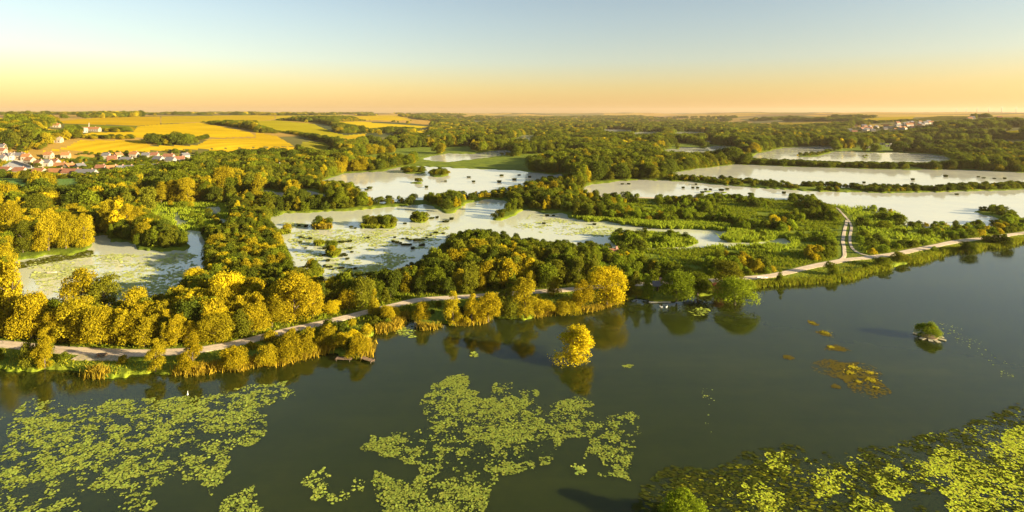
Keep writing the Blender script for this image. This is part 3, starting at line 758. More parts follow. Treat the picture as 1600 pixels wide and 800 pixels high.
# ------------------------------------------------------------------ trees one can point at, along the shore and in the lake
# base px, base py, height px, width px, shape, colour, label, thing
HEROES = [
 (243, 583, 48, 29, 'hero_cone', 'golden', 'cone shaped golden tree at the waterline, left of the pair by the lay-by', 't'),
 (301, 582, 53, 34, 'hero_cone', 'golden', 'cone shaped golden tree at the waterline, right of the pair by the lay-by', 't'),
 (70, 577, 58, 32, 'hero_cone', 'golden', 'golden conical tree at the water left of the lay-by', 't'),
 (45, 575, 32, 30, 'dome_b', 'olive', 'olive shrub leaning beside the leftmost conical waterside tree', 's'),
 (363, 577, 28, 40, 'hero_dome', 'golden', 'broad golden bush on the bank right of the two waterside cones', 's'),
 (5, 520, 100, 17, 'poplar', 'golden', 'tall slim golden poplar cut by the left edge', 't'),
 (19, 524, 106, 19, 'poplar', 'golden', 'tall slim golden poplar second from the left edge', 't'),
 (50, 536, 66, 52, 'hero_round', 'golden', 'big round golden tree beside the two slim poplars', 't'),
 (119, 538, 66, 52, 'hero_oval', 'golden', 'large golden tree by the path opposite the lay-by', 't'),
 (156, 544, 52, 46, 'hero_round', 'golden', 'wide golden tree touching the path above the lay-by', 't'),
 (128, 508, 78, 50, 'hero_oval', 'golden', 'tallest golden tree against the algae covered pond', 't'),
 (162, 506, 68, 44, 'hero_oval', 'olive', 'feathery olive tree right of the tallest golden tree at the pond', 't'),
 (85, 540, 50, 36, 'hero_oval', 'golden', 'narrow golden tree between the two big golden path trees', 't'),
 (212, 512, 52, 36, 'hero_round', 'golden', 'golden tree at the near tip of the algae covered pond', 't'),
 (234, 541, 42, 34, 'hero_oval', 'golden', 'golden tree at the path right of the dark grass clearing', 't'),
 (257, 540, 38, 24, 'hero_oval', 'olive', 'slim olive tree between two golden trees on the path edge', 't'),
 (275, 545, 46, 26, 'hero_oval', 'golden', 'slim golden tree behind the right waterside cone', 't'),
 (336, 541, 40, 44, 'hero_round', 'golden', 'broad low golden tree at the bend of the path', 't'),
 (186, 520, 34, 24, 'hero_oval', 'golden', 'small golden tree left of the dark grass clearing', 't'),
 (353, 490, 52, 54, 'hero_round', 'yellow', 'brightest yellow round tree in the wood left of the middle', 't'),
 (303, 462, 36, 26, 'hero_round', 'yellow', 'bright yellow tree at the pond corner', 't'),
 (336, 400, 28, 24, 'hero_round', 'golden', 'golden tree overhanging the channel of the algae covered pond', 't'),
 (395, 525, 40, 40, 'hero_round', 'golden', 'round golden tree above the path where it straightens', 't'),
 (425, 515, 44, 40, 'hero_oval', 'golden', 'golden tree on the path side left of the big paired crown', 't'),
 (460, 506, 70, 56, 'hero_oval', 'golden', 'big golden crown standing highest above the straight path', 't'),
 (489, 500, 52, 30, 'hero_oval', 'golden', 'narrow golden tree leaning on the big crown above the straight path', 't'),
 (520, 494, 19, 20, 'hero_round', 'yellow', 'small round yellow bush alone on the grass above the path', 's'),
 (545, 487, 28, 26, 'hero_round', 'golden', 'golden tree at the edge of the grass above the path', 't'),
 (566, 485, 42, 36, 'hero_round', 'olive', 'olive tree behind the slender golden path tree', 't'),
 (585, 497, 40, 16, 'cone', 'golden', 'slender golden tree standing right on the path side', 't'),
 (607, 504, 20, 18, 'hero_round', 'golden', 'rounded golden bush on the little cape by the path', 's'),
 (660, 505, 26, 22, 'hero_round', 'golden', 'golden bush on the rounded shore knoll', 's'),
 (560, 558, 30, 28, 'hero_dome', 'golden', 'golden bush at the tip of the small headland with jetties', 's'),
 (535, 548, 22, 26, 'hero_dome', 'golden', 'golden bush behind the headland jetties', 's'),
 (510, 545, 22, 32, 'hero_dome', 'golden', 'wide golden bush on the bank left of the headland', 's'),
 (480, 552, 26, 38, 'hero_dome', 'golden', 'low golden willow scrub halfway along the straight bank', 's'),
 (450, 562, 30, 40, 'hero_dome', 'golden', 'dense golden scrub at the foot of the straight path', 's'),
 (418, 570, 24, 34, 'hero_dome', 'golden', 'golden waterside scrub nearest the broad bank bush', 's'),
 (708, 509, 48, 28, 'hero_cone', 'golden', 'pointed golden tree at the water, first of three beyond the knoll', 't'),
 (737, 507, 42, 26, 'hero_cone', 'golden', 'pointed golden tree at the water, second of three beyond the knoll', 't'),
 (763, 505, 40, 32, 'hero_oval', 'golden', 'golden tree at the water, third of three beyond the knoll', 't'),
 (792, 496, 36, 30, 'hero_dome', 'olive', 'dark olive bush hanging over the water in the middle of the shore', 's'),
 (820, 496, 54, 34, 'hero_oval', 'golden', 'tall golden tree on the middle shore left of the grass gap', 't'),
 (848, 491, 18, 30, 'hero_dome', 'golden', 'low golden waterside bush at the grass gap', 's'),
 (866, 466, 28, 18, 'hero_oval', 'golden', 'small golden tree on the path edge over the grass gap', 't'),
 (885, 488, 16, 36, 'hero_dome', 'golden', 'low golden reed bush right of the grass gap', 's'),
 (910, 486, 42, 28, 'hero_oval', 'golden', 'golden tree left of the largest yellow shore tree', 't'),
 (948, 480, 52, 48, 'hero_round', 'yellow', 'largest bright yellow tree on the lake shore', 't'),
 (979, 466, 30, 16, 'cone', 'olive', 'dark pointed tree just right of the largest yellow tree', 't'),
 (994, 467, 38, 20, 'hero_cone', 'olive', 'olive pointed tree second right of the largest yellow tree', 't'),
 (1011, 467, 34, 22, 'hero_cone', 'lime', 'yellow green pointed tree beside the brick hut', 't'),
 (1057, 473, 40, 40, 'hero_round', 'lime', 'round yellow green willow right of the brick hut', 't'),
 (1090, 463, 30, 38, 'hero_round', 'green', 'green willow overhanging the water between the hut and the russet bush', 't'),
 (1120, 461, 14, 15, 'hero_round', 'pink', 'russet pink bush at the water edge', 's'),
 (1148, 478, 34, 50, 'hero_round', 'lime', 'large round lime willow bulging over the lake', 't'),
 (1138, 449, 33, 42, 'hero_round', 'olive', 'olive tree on the path behind the bulging lime willow', 't'),
 (1219, 444, 20, 10, 'cone', 'green', 'small slim green tree alone on the bank past the white boat', 't'),
 (1299, 432, 18, 20, 'hero_dome', 'green', 'dark green bush on the bank below the fork', 's'),
 (1380, 418, 13, 26, 'hero_dome', 'green', 'green bank shrub right of the fork', 's'),
 (1405, 409, 12, 28, 'hero_dome', 'olive', 'rusty olive bank shrub farther right of the fork', 's'),
 (1471, 398, 8, 8, 'dome_b', 'dark', 'tiny dark round shrub alone on the right bank', 's'),
 (1511, 395, 14, 26, 'hero_dome', 'dark', 'dark rounded shrub at the water on the right bank', 's'),
 (1562, 384, 14, 34, 'hero_dome', 'dark', 'large dark shrub near the right edge of the bank', 's'),
 (36, 397, 46, 28, 'hero_oval', 'olive', 'tall olive tree at the far bank of the algae pond, left end', 't'),
 (76, 394, 60, 28, 'hero_oval', 'golden', 'tallest golden tree at the far bank of the algae pond', 't'),
 (103, 391, 54, 24, 'hero_oval', 'golden', 'golden tree just right of the tallest one across the algae pond', 't'),
 (131, 388, 48, 26, 'hero_oval', 'golden', 'wide golden tree before the gap across the algae pond', 't'),
 (170, 366, 48, 26, 'hero_oval', 'golden', 'upright golden tree, first of the close four behind the algae pond', 't'),
 (185, 367, 50, 24, 'cone', 'yellow', 'bright pointed tree, second of the close four behind the algae pond', 't'),
 (199, 366, 42, 22, 'hero_oval', 'golden', 'upright golden tree, third of the close four behind the algae pond', 't'),
 (213, 364, 36, 20, 'hero_oval', 'golden', 'short golden tree, last of the close four behind the algae pond', 't'),
 (58, 350, 40, 30, 'hero_round', 'olive', 'round olive tree in the grove below the first green meadow', 't'),
 (18, 372, 46, 30, 'hero_round', 'golden', 'large golden tree in the grove at the left edge', 't'),
 (10, 330, 36, 34, 'hero_round', 'golden', 'round golden tree below the curving grey lane', 't'),
 (66, 305, 30, 30, 'hero_round', 'golden', 'round golden tree between the two green meadows', 't'),
 (142, 312, 30, 34, 'hero_round', 'golden', 'golden tree at the corner of the enclosed meadow', 't'),
 (252, 320, 32, 20, 'hero_oval', 'golden', 'upright golden tree, first of the row behind the yellow marsh', 't'),
 (272, 319, 34, 22, 'hero_oval', 'golden', 'upright golden tree, second of the row behind the yellow marsh', 't'),
 (293, 320, 38, 26, 'hero_oval', 'golden', 'tallest golden tree in the row behind the yellow marsh', 't'),
 (318, 317, 30, 24, 'hero_oval', 'golden', 'golden tree at the end of the row behind the yellow marsh', 't'),
 (215, 311, 34, 15, 'oval', 'golden', 'slender golden tree with a bare stem above the marsh', 't'),
 (346, 303, 36, 30, 'hero_round', 'golden', 'big golden tree right of the row behind the marsh', 't'),
 (366, 299, 30, 30, 'hero_round', 'golden', 'round golden tree nearest the pale road', 't'),
 (932, 281, 15, 17, 'round', 'golden', 'round golden tree at the dyke path', 't'),
 (960, 276, 18, 15, 'oval', 'yellow', 'bright yellow tree farther along the dyke path', 't'),
 (900, 563, 48, 60, 'flame', 'yellow', 'golden yellow tree standing alone in the lake', 't'),
 (1068, 812, 40, 52, 'hero_dome', 'lime', 'rounded green and yellow bush rising from the weed at the bottom edge', 's'),
]
def spx(py): return (py - HY) / CAM_H
used = []
ntree = nshrub = 0
for (px, py, hp, wp, sh, mk, lb, kd) in HEROES:
    k = spx(py); th = math.atan(abs(px - HX) / F)
    H = 1.06 * hp / k; W = 1.12 * wp / k * (0.35 + 0.65 * math.cos(th))
    inlake = lb.startswith(('golden yellow tree', 'rounded green'))
    x, y, z = at(px, py)
    wp_ = (x, y, 0.02 if inlake else 0.4)
    if kd == 't': make_tree(px, py, H, W, sh, mk, lb, world_pos=wp_, var=len(used) % 3); ntree += 1
    else: make_shrub(px, py, H, W, sh, mk, lb, world_pos=wp_, var=len(used) % 3); nshrub += 1
    used.append((x, y, W))
USED = np.array(used)

# ------------------------------------------------------------------ woods: positions
HWOODS = [
 [(0, 200), (30, 197), (55, 190), (65, 188), (95, 192), (95, 195), (75, 202), (55, 204), (75, 209), (120, 209), (118, 216), (95, 222), (78, 229), (60, 238), (35, 242), (0, 244), (-60, 240), (-60, 200)],
 [(118, 214), (210, 214.5), (215, 219), (120, 219)], [(232, 225), (240, 217), (300, 217), (308, 226), (280, 229), (240, 229)], [(160, 203), (208, 200), (205, 207), (165, 207)],
 [(148, 182.5), (222, 181), (222, 183.2), (150, 184.5)], [(310, 191), (340, 194), (400, 197), (400, 205), (375, 201), (340, 196)], [(430, 188), (480, 183), (540, 185.5), (570, 189), (520, 191), (480, 191)],
 [(490, 191), (550, 193), (600, 198), (665, 205), (650, 208), (530, 209), (520, 205), (560, 204), (530, 199)], [(400, 199), (430, 203), (432, 209), (400, 208)], [(536, 183), (548, 182.5), (548, 184.5), (536, 185)],
 [(430, 206), (470, 208), (500, 217), (545, 229), (600, 224), (640, 220), (620, 212), (680, 201), (690, 191), (620, 184), (660, 182), (760, 185), (850, 182), (900, 182), (900, 210), (840, 222), (760, 238), (660, 250), (600, 265), (540, 262), (480, 250), (520, 240), (500, 222), (460, 211)],
 [(120, 238), (200, 240), (300, 236), (300, 242), (120, 244)], [(300, 240), (460, 240), (480, 250), (300, 256)], [(308, 219), (340, 217), (400, 217), (400, 219), (325, 221)],
]
OPENF = [  # sparse or no trees (pixels) with keep-probability
 ([(0, 280), (32, 280), (52, 291), (37, 303), (27, 302), (10, 294), (0, 292), (-80, 290), (-80, 278)], 0.0), ([(82, 280), (135, 281), (122, 301), (80, 300)], 0.0),
 ([(1120, 357), (1165, 362), (1205, 362), (1252, 377), (1240, 392), (1200, 398), (1140, 393), (1100, 392)], 0.02),
 ([(895, 341), (950, 344), (1040, 350), (1140, 352), (1141, 363), (1095, 360), (1030, 360), (970, 353), (920, 349)], 0.05),
 ([(232, 318), (300, 316), (360, 322), (362, 357), (320, 363), (262, 360), (232, 340)], 0.04), ([(205, 305), (250, 312), (240, 330), (210, 330)], 0.05), ([(330, 300), (390, 296), (390, 310), (335, 318)], 0.15),
 ([(0, 228), (60, 236), (120, 238), (320, 236), (320, 252), (300, 268), (150, 277), (0, 279), (-80, 278), (-80, 228)], 0.8),
 ([(975, 405), (1040, 405), (1045, 425), (985, 425)], 0.08), ([(840, 460), (925, 458), (925, 486), (840, 492)], 0.0), ([(1015, 449), (1045, 449), (1045, 473), (1015, 473)], 0.0),
 ([(615, 462), (690, 462), (690, 480), (640, 495), (600, 495)], 0.0), ([(480, 490), (560, 478), (600, 478), (600, 492), (420, 530), (400, 528)], 0.0), ([(180, 515), (215, 512), (215, 535), (180, 537)], 0.0),
 ([(20, 400), (150, 385), (150, 405), (30, 412)], 0.0), ([(870, 203), (935, 201), (945, 207), (880, 209)], 0.0), ([(1515, 200), (1600, 200), (1600, 215), (1520, 212)], 0.1),
 ([(1060, 395), (1110, 392), (1250, 392), (1270, 412), (1180, 425), (1100, 425)], 0.45), ([(1230, 395), (1290, 390), (1318, 395), (1318, 408), (1270, 418)], 0.7),
]
ZE = FLAT[6][0]
OPENF.append((YARD, 0.0))
OPENF.append(([(-20, 298), (140, 298), (140, 311), (-20, 312)], 0.12))
OPENF.append(([(1318, 208), (1330, 198), (1400, 190), (1455, 188), (1465, 200), (1400, 207), (1340, 212)], 0.12))
OPENF.append(([(1335, 223), (1450, 225), (1450, 236), (1335, 234)], 0.2))
FARV = [(1318, 208), (1330, 198), (1400, 190), (1455, 188), (1465, 200), (1400, 207), (1340, 212)]
VILLAGE = [(0, 232), (60, 238), (120, 240), (320, 238), (305, 262), (150, 275), (0, 274), (-60, 270), (-60, 232)]
pos = []
for (y0, y1, sp, uu) in [(70, 270, 2.5, 1.16), (270, 520, 4.6, 1.14), (520, 1000, 6.6, 1.08), (1000, 2200, 9.5, .95), (2200, 5600, 20, .95), (330, 640, 2.3, .96)]:
    xs = np.arange(-uu * y1 - 15, uu * y1 + 15, sp); yy = np.arange(y0, y1, sp)
    gx, gy = np.meshgrid(xs, yy)
    gx = (gx + rng.uniform(-.45, .45, gx.shape) * sp).ravel(); gy = (gy + rng.uniform(-.45, .45, gy.shape) * sp).ravel()
    m = np.abs(gx) < uu * gy + 25
    if y0 == 330:
        pp_, qq_ = proj(gx, gy, 0); m &= (pp_ > 1040) & (qq_ > 251)
    gx, gy = gx[m], gy[m]
    z = hill_h(gx, gy); p, q = proj(gx, gy, z); q0 = proj(gx, gy, 0)[1]
    wid = water_id(p, q0); wid[z > 0.5] = 0
    keep = wid == 0
    # a little room to the water
    keep &= (water_id(p, q0 + 0.012 * (q0 - HY)) == 0) | (z > .5)
    sL, sR = sides(gx, gy)
    onL, onR = sL > 12, sR > 12
    r = rng.random(gx.shape)
    inw = np.zeros(gx.shape, bool)
    for P in HWOODS: inw |= inpoly(p, q, P)
    nz = fbm(gx / 130, gy / 260, 61, 3)
    keep &= ~(onL & ~inw & (gy < 2600)) | ((r < 0.004) & onL)
    fr = np.zeros(gx.shape, bool)
    for P, c, a, lb in FIELDS: fr |= inpoly(p, q, P) & (z > 1)
    keep &= ~fr
    keep &= ~(onR & ~((nz > 0.50) & (q > 198)) & ~((nz > 0.64) & (q > 184)))
    keep &= ~((gy > 2600) & ~(((nz > 0.47) & ~onL & ~onR) | (nz > 0.60)))
    for P, pr in OPENF:
        keep &= ~(inpoly(p, q, P) & (r > pr))
    inE = inpoly(p, q0, ZE)
    keep &= ~(inE & ((r > 0.30) | (fbm(gx / 9, gy / 9, 71, 2) < 0.48)))
    keep &= ~((gy > 430) & (gy < 2600) & ~onL & ~onR & (fbm(gx / 70, gy / 110, 47, 3) < 0.40))
    keep &= ~((p > 930) & (p < 1340) & (gy < 420) & (q0 < 440) & (fbm(gx / 11, gy / 15, 49, 3) < 0.55))
    d = path_dist(gx, gy)
    keep &= d > 3.0 + 1.6 * (q0 < 470) * 0
    south = (gy < 215) & (d < 40) & (inpoly(p, q0 - 0, LAKE) == False)
    # grass strip between path and lake stays mostly open
    pathy = np.interp(p, [a for a, b in PATH_MAIN], [b for a, b in PATH_MAIN])
    bank = (q0 > pathy) & (gy < 260)
    keep &= ~(bank & (r > 0.10 + 0.35 * ((p > 400) & (p < 620)) + 0.25 * ((p > 690) & (p < 830)) + 0.3 * ((p > 1020) & (p < 1120))))
    dU = np.sqrt(((gx[:, None] - USED[None, :, 0]) ** 2 + (gy[:, None] - USED[None, :, 1]) ** 2)) - USED[None, :, 2] * 0.38 if y0 < 270 else None
    if dU is not None: keep &= dU.min(1) > 0
    gx, gy, z, p, q, q0, bank, inE, onL, onR = [a[keep] for a in (gx, gy, z, p, q, q0, bank, inE, onL, onR)]
    n = len(gx); r = rng.random(n); r2 = rng.random(n); r3 = rng.random(n)
    gold = fbm(gx / 40, gy / 60, 33, 3)
    H = np.zeros(n); shrub = np.zeros(n, bool)
    if y0 == 70:
        H = 4.2 + 3.8 * r
        scrub = (p > 930) & (q0 < 445) | (p > 1180)
        H = np.where(scrub, 2.2 + 2.6 * r * r + 1.6 * (r2 < .12), H); shrub = scrub & (H < 4.6)
        H = np.where((p > 315) & (p < 470) & (q0 < 478), 3.8 + 2.8 * r, H)
        wet = (p > 690) & (p < 930) & (q0 < 392)
        H = np.where(wet, 4 + 2.5 * r, H)
        H = np.where(bank, 1.2 + 1.6 * r, H); shrub |= bank
        W = np.where(shrub, H * (0.95 + .5 * r2), H * (0.46 + .26 * r2))
    elif y0 == 330:
        H = np.where(q0 > 276, 1.3 + 1.9 * r, 2.5 + 3.0 * r); shrub = np.ones(n, bool); W = H * (1.1 + .5 * r2)
    elif y0 == 270:
        H = 5.0 + 6.5 * r
        H = np.where((p < 420), 6 + 7 * r, H); H = np.where((q0 > 276) & (q0 < 306) & (p > 40) & (p < 185), 2.5 + 2.5 * r, H); H = np.where((p > 345) & (p < 440) & (q0 > 318), 3.5 + 3 * r, H)
        strip = (p > 1040) & (q0 > 276); mid = (p > 880) & (p < 1330) & (q0 > 300)
        H = np.where(strip & ~mid, 1.6 + 2.0 * r, H); H = np.where(mid, 2.2 + 3.6 * r, H)
        dyk = (p > 420) & (p < 900) & (q0 > 282) & (q0 < 335)
        H = np.where(dyk, 3.2 + 4.5 * r, H)
        H = np.where(inE, 1.6 + 2 * r, H)
        shrub = H < 4.2
        W = np.where(shrub, H * (1.0 + .6 * r2), H * (0.55 + .25 * r2))
    elif y0 == 520:
        H = 6 + 8 * r; H = np.where((p > 1150) & (q0 > 240), 4 + 5 * r, H)
        vill = (p < 330) & (q > 228) & (q < 280); H = np.where(vill, 3 + 3.5 * r, H)
        W = H * (0.65 + .3 * r2)
    elif y0 == 1000:
        H = 8 + 7 * r; W = H * (0.8 + .35 * r2)
    else:
        H = 9 + 6 * r; W = 16 + 10 * r2
    # crowns vary in size from stand to stand; growth gets lower towards open water and meadow behind it
    if y0 >= 270 and y0 != 330: H = H * (0.55 + 0.9 * fbm(gx / 55, gy / 80, 81, 3)); W = W * (0.7 + 0.6 * r3)
    kk_ = F / gy
    lim = np.full(n, 99.0)
    for hh in (16, 14, 12, 10, 8, 6.5, 5, 3.5, 2.2):
        qb = q - hh * kk_
        op = (water_id(p, qb) > 0) & (z < 1)
        op3 = inpoly(p, qb, VILLAGE) | inpoly(p, qb, FARV); op2 = np.zeros(n, bool)
        for P, _m, _n, _l in FLAT: op2 |= inpoly(p, qb, P)
        for P, _m, _n, _l in FIELDS: op2 |= inpoly(p, qb, P)
        lim = np.where(op, hh * (np.where(p > 760, 0.8, np.where(p < 330, 0.95, 1.3)) if y0 == 70 else (1.1 if y0 == 270 else 0.9)) + 0.8, lim); lim = np.where(op2, np.minimum(lim, hh * 0.9 + 1.2), lim); lim = np.where(op3, np.minimum(lim, hh * 1.1 + 1.2), lim)
    old = H.copy(); H = np.minimum(H, lim * (0.75 + 0.5 * r3)); W = W * np.sqrt(H / old)
    for i in range(n):
        pos.append((gx[i], gy[i], z[i], H[i], W[i], bool(shrub[i]), p[i], q[i], gold[i], r3[i]))
A = np.array([(a[0], a[1], a[2], a[3], a[4], float(a[5]), a[6], a[7], a[8], a[9]) for a in pos])
# how each shows: only those inside the frame count as large
vis = (A[:, 6] > 4) & (A[:, 6] < 1596) & (A[:, 7] < 800)
showsz = np.where(vis, A[:, 3] / A[:, 1], 0)

def colour_of(a):
    x, y, z, H, W, sh, p, q, g, r = a
    gl = np.interp(p, [0, 300, 480, 640, 900, 1150, 1600], [0.62, 0.50, 0.46, 0.30, 0.20, 0.10, 0.04])
    if q < 300: gl *= 0.75
    if p < 420 and q > 445: gl = 0.66
    if 318 < p < 470 and 365 < q < 462: gl = 0.26
    if p > 420 and p < 640 and q > 455: gl = 0.55
    gl += (g - .5) * 1.1
    if r < gl: return 'yellow' if r < gl * 0.16 else 'golden'
    t = (r - gl) / max(1e-3, 1 - gl)
    if p > 930 and q > 300: return 'lime' if t < 0.42 else ('green' if t < 0.88 else 'dark')
    return 'olive' if t < 0.38 else ('green' if t < 0.75 else 'dark')
def shape_of(a):
    H, W, sh, r = a[3], a[4], a[5], (a[9] * 13.7) % 1
    if sh: return 'dome' if r < .5 else 'dome_b'
    if H / W > 1.75: return 'cone' if r < .35 else 'oval'
    if H / W > 1.3: return 'oval' if r < .6 else 'round'
    return 'round' if r < .5 else 'round_b'

def zone(p, q):
    if q > 440:
        if p < 100: return 'beside the two slim poplars'
        if p < 180: return 'between the algae pond and the lay-by'
        if p < 260: return 'around the dark grass clearing'
        if p < 330: return 'behind the waterside cone pair'
        if p < 400: return 'at the bend of the shore path'
        if p < 500: return 'around the big crown above the straight path'
        if p < 640: return 'above the straight path near the cape'
        if p < 720: return 'above the path behind the shore knoll'
        if p < 820: return 'on the shore before the grass gap'
        if p < 930: return 'behind the grass gap'
        if p < 1050: return 'behind the largest yellow tree'
        if p < 1180: return 'on the path by the bulging lime willow'
        return 'on the bank along the right path'
    if p < 120: return 'in the grove beyond the algae pond'
    if p < 250: return 'on the far rim of the algae pond'
    if p < 340: return 'at the channel of the algae pond'
    if p < 400: return 'in the wood east of the algae pond'
    if p < 470: return 'on the west rim of the tussock pond'
    if p < 600: return 'on the south rim of the tussock pond'
    if p < 700: return 'in the wood corner by the tussock pond'
    if p < 820: return 'in the middle of the dense wood'
    if p < 960: return 'in the wood near the red roofed cabin'
    if p < 1080: return 'in the scrub below the reedy island'
    if p < 1200: return 'in the scrub below the reed marsh'
    if p < 1330: return 'in the scrub left of the forked track'
    return 'in the wetland right of the forked track'
order = np.argsort(-showsz)
ind = set()
cn = {'golden': 'golden', 'yellow': 'yellow', 'olive': 'olive', 'green': 'green', 'dark': 'dark green', 'lime': 'lime'}
sn = {'dome': 'low', 'dome_b': 'rounded', 'cone': 'pointed', 'oval': 'oval', 'round': 'round', 'round_b': 'broad'}
nt, ns = ntree, nshrub
for i in order:
    a = A[i]
    sh = bool(a[5])
    if (sh and ns >= 300) or (not sh and nt >= 300):
        if ns >= 300 and nt >= 300: break
        continue
    if showsz[i] <= 0: break
    c, s = colour_of(a), shape_of(a)
    lb = '%s %s %s %s' % (sn[s], cn[c], 'shrub' if sh else 'tree', zone(a[6], a[7]))
    gp = '%ss %s' % ('shrub' if sh else 'tree', zone(a[6], a[7]))
    wpz = (a[0], a[1], a[2] + 0.35)
    if sh: make_shrub(0, 0, a[3], a[4], s, c, lb, gp, world_pos=wpz, var=int(a[9] * 997) % 2); ns += 1
    else: make_tree(0, 0, a[3], a[4], s, c, lb, gp, world_pos=wpz, var=int(a[9] * 997) % 2); nt += 1
    ind.add(int(i))

# the rest: one mass of trees, one of shrubs, set out by geometry nodes on points
PROTO = {}
def proto(key):
    if key not in PROTO:
        PROTO[key] = bpy.data.objects.new('leaf_crown', crown_mesh(key[0], key[1], key[2]))
    return PROTO[key]

def instancer(name, rows, keys, label, cat):
    """rows: x y z sx sz rot keyindex"""
    rows = np.array(rows)
    me = bpy.data.meshes.new(name)
    me.vertices.add(len(rows)); me.vertices.foreach_set('co', rows[:, :3].astype(np.float32).ravel())
    for nm, col in (('sx', 3), ('sz', 4), ('rz', 5)):
        at_ = me.attributes.new(nm, 'FLOAT', 'POINT'); at_.data.foreach_set('value', rows[:, col].astype(np.float32))
    at_ = me.attributes.new('kind_index', 'INT', 'POINT'); at_.data.foreach_set('value', rows[:, 6].astype(np.int32))
    o = link(name, me); tag(o, label, cat, kind='stuff')
    ng = bpy.data.node_groups.new(name, 'GeometryNodeTree')
    ng.interface.new_socket('Geometry', in_out='INPUT', socket_type='NodeSocketGeometry')
    ng.interface.new_socket('Geometry', in_out='OUTPUT', socket_type='NodeSocketGeometry')
    n, l = ng.nodes, ng.links
    gi, go = n.new('NodeGroupInput'), n.new('NodeGroupOutput')
    jn = n.new('GeometryNodeJoinGeometry')
    def named(nm, tp='FLOAT'):
        a = n.new('GeometryNodeInputNamedAttribute'); a.data_type = tp; a.inputs['Name'].default_value = nm
        return a.outputs['Attribute']
    sx, sz, rz, ki = named('sx'), named('sz'), named('rz'), named('kind_index', 'INT')
    cs = n.new('ShaderNodeCombineXYZ'); l.new(sx, cs.inputs[0]); l.new(sx, cs.inputs[1]); l.new(sz, cs.inputs[2])
    cr = n.new('ShaderNodeCombineXYZ'); l.new(rz, cr.inputs[2])
    for k, key in enumerate(keys):
        oi = n.new('GeometryNodeObjectInfo'); oi.transform_space = 'ORIGINAL'
        oi.inputs['Object'].default_value = proto(key); oi.inputs['As Instance'].default_value = True
        cmp_ = n.new('FunctionNodeCompare'); cmp_.data_type = 'INT'; cmp_.operation = 'EQUAL'
        ins_i = [s for s in cmp_.inputs if s.type == 'INT']
        l.new(ki, ins_i[0]); ins_i[1].default_value = k
        ip = n.new('GeometryNodeInstanceOnPoints')
        l.new(gi.outputs[0], ip.inputs['Points']); l.new(cmp_.outputs[0], ip.inputs['Selection'])
        l.new(oi.outputs['Geometry'], ip.inputs['Instance']); l.new(cr.outputs[0], ip.inputs['Rotation']); l.new(cs.outputs[0], ip.inputs['Scale'])
        l.new(ip.outputs[0], jn.inputs[0])
    l.new(jn.outputs[0], go.inputs[0])
    md = o.modifiers.new('scatter', 'NODES'); md.node_group = ng
    return o
tr, trk, sr, srk = [], {}, [], {}
for i in range(len(A)):
    if i in ind: continue
    a = A[i]; key = (shape_of(a), colour_of(a), int(a[9] * 997) % 2)
    asp = SHAPES[key[0]][1]
    D, K = (sr, srk) if a[5] else (tr, trk)
    kk = K.setdefault(key, len(K))
    D.append((a[0], a[1], a[2] + (0.3 if a[1] < 900 else -0.4), a[4], a[3] / asp, a[9] * 40, kk))
instancer('woodland', tr, list(trk), 'woods of golden and green trees filling the valley and the slopes', 'woods')
instancer('scrub', sr, list(srk), 'low green scrub along the dykes and wetland', 'scrub')
print('TREES', len(tr), 'SHRUBS', len(sr), nt, ns)

# ------------------------------------------------------------------ water plants
def raft(name, polys, n_per_m2, size, thr, m, label, seed, ns=1.15, kind='stuff', z=0.012, elong=1.0, drift=None, cat='water lilies'):
    Vs, Qs, c = [], [], 0
    g = np.random.default_rng(seed)
    for P in polys:
        P = np.array(P, float)
        Yv = F * CAM_H / (P[:, 1] - HY); Xv = (P[:, 0] - HX) / F * Yv
        W = np.stack([Xv, Yv], 1)
        area = (Xv.max() - Xv.min()) * (Yv.max() - Yv.min())
        n = int(area * n_per_m2)
        x = g.uniform(Xv.min() - .6, Xv.max() + .6, n); y = g.uniform(Yv.min() - .6, Yv.max() + .6, n)
        wx = x + 2.4 * (fbm(x / 1.7, y / 1.7, seed + 5, 3) - .5); wy = y + 2.4 * (fbm(x / 1.7, y / 1.7, seed + 9, 3) - .5)
        ok = inpoly(wx, wy, W)
        f1 = fbm(x / ns, y / ns, seed, 4); f2 = fbm(x / (ns * 4), y / (ns * 4), seed + 3, 2)
        f3 = fbm(x / .45, y / .45, seed + 8, 2)
        ok &= (f1 * 0.52 + f2 * 0.34 + f3 * 0.14) > thr + 0.045 * g.normal(size=n)
        x, y = x[ok], y[ok]; k = len(x)
        if k == 0: continue
        r = size * (0.38 + 1.25 * g.random(k) ** 2); a0 = g.uniform(0, 6.28, k); tl = g.normal(0, 0.10, (k, 2))
        ang = a0[:, None] + np.array([0.25, 1.2, 2.2, 3.14, 4.1, 5.1, 6.03])[None]
        dx, dy = r[:, None] * np.cos(ang) * elong, r[:, None] * np.sin(ang)
        vx, vy = x[:, None] + dx, y[:, None] + dy
        vz = z + r[:, None] * 0.12 + dx * tl[:, :1] + dy * tl[:, 1:] + 0.004 * g.random((k, 1))
        vz = np.maximum(vz, 0.004)
        Vs.append(np.stack([vx, vy, vz], 2).reshape(-1, 3)); Qs.append(np.arange(k * 7).reshape(-1, 7) + c); c += k * 7
    o = link(name, fast_mesh(name, np.concatenate(Vs), np.concatenate(Qs), m))
    return tag(o, label, cat, kind=kind)

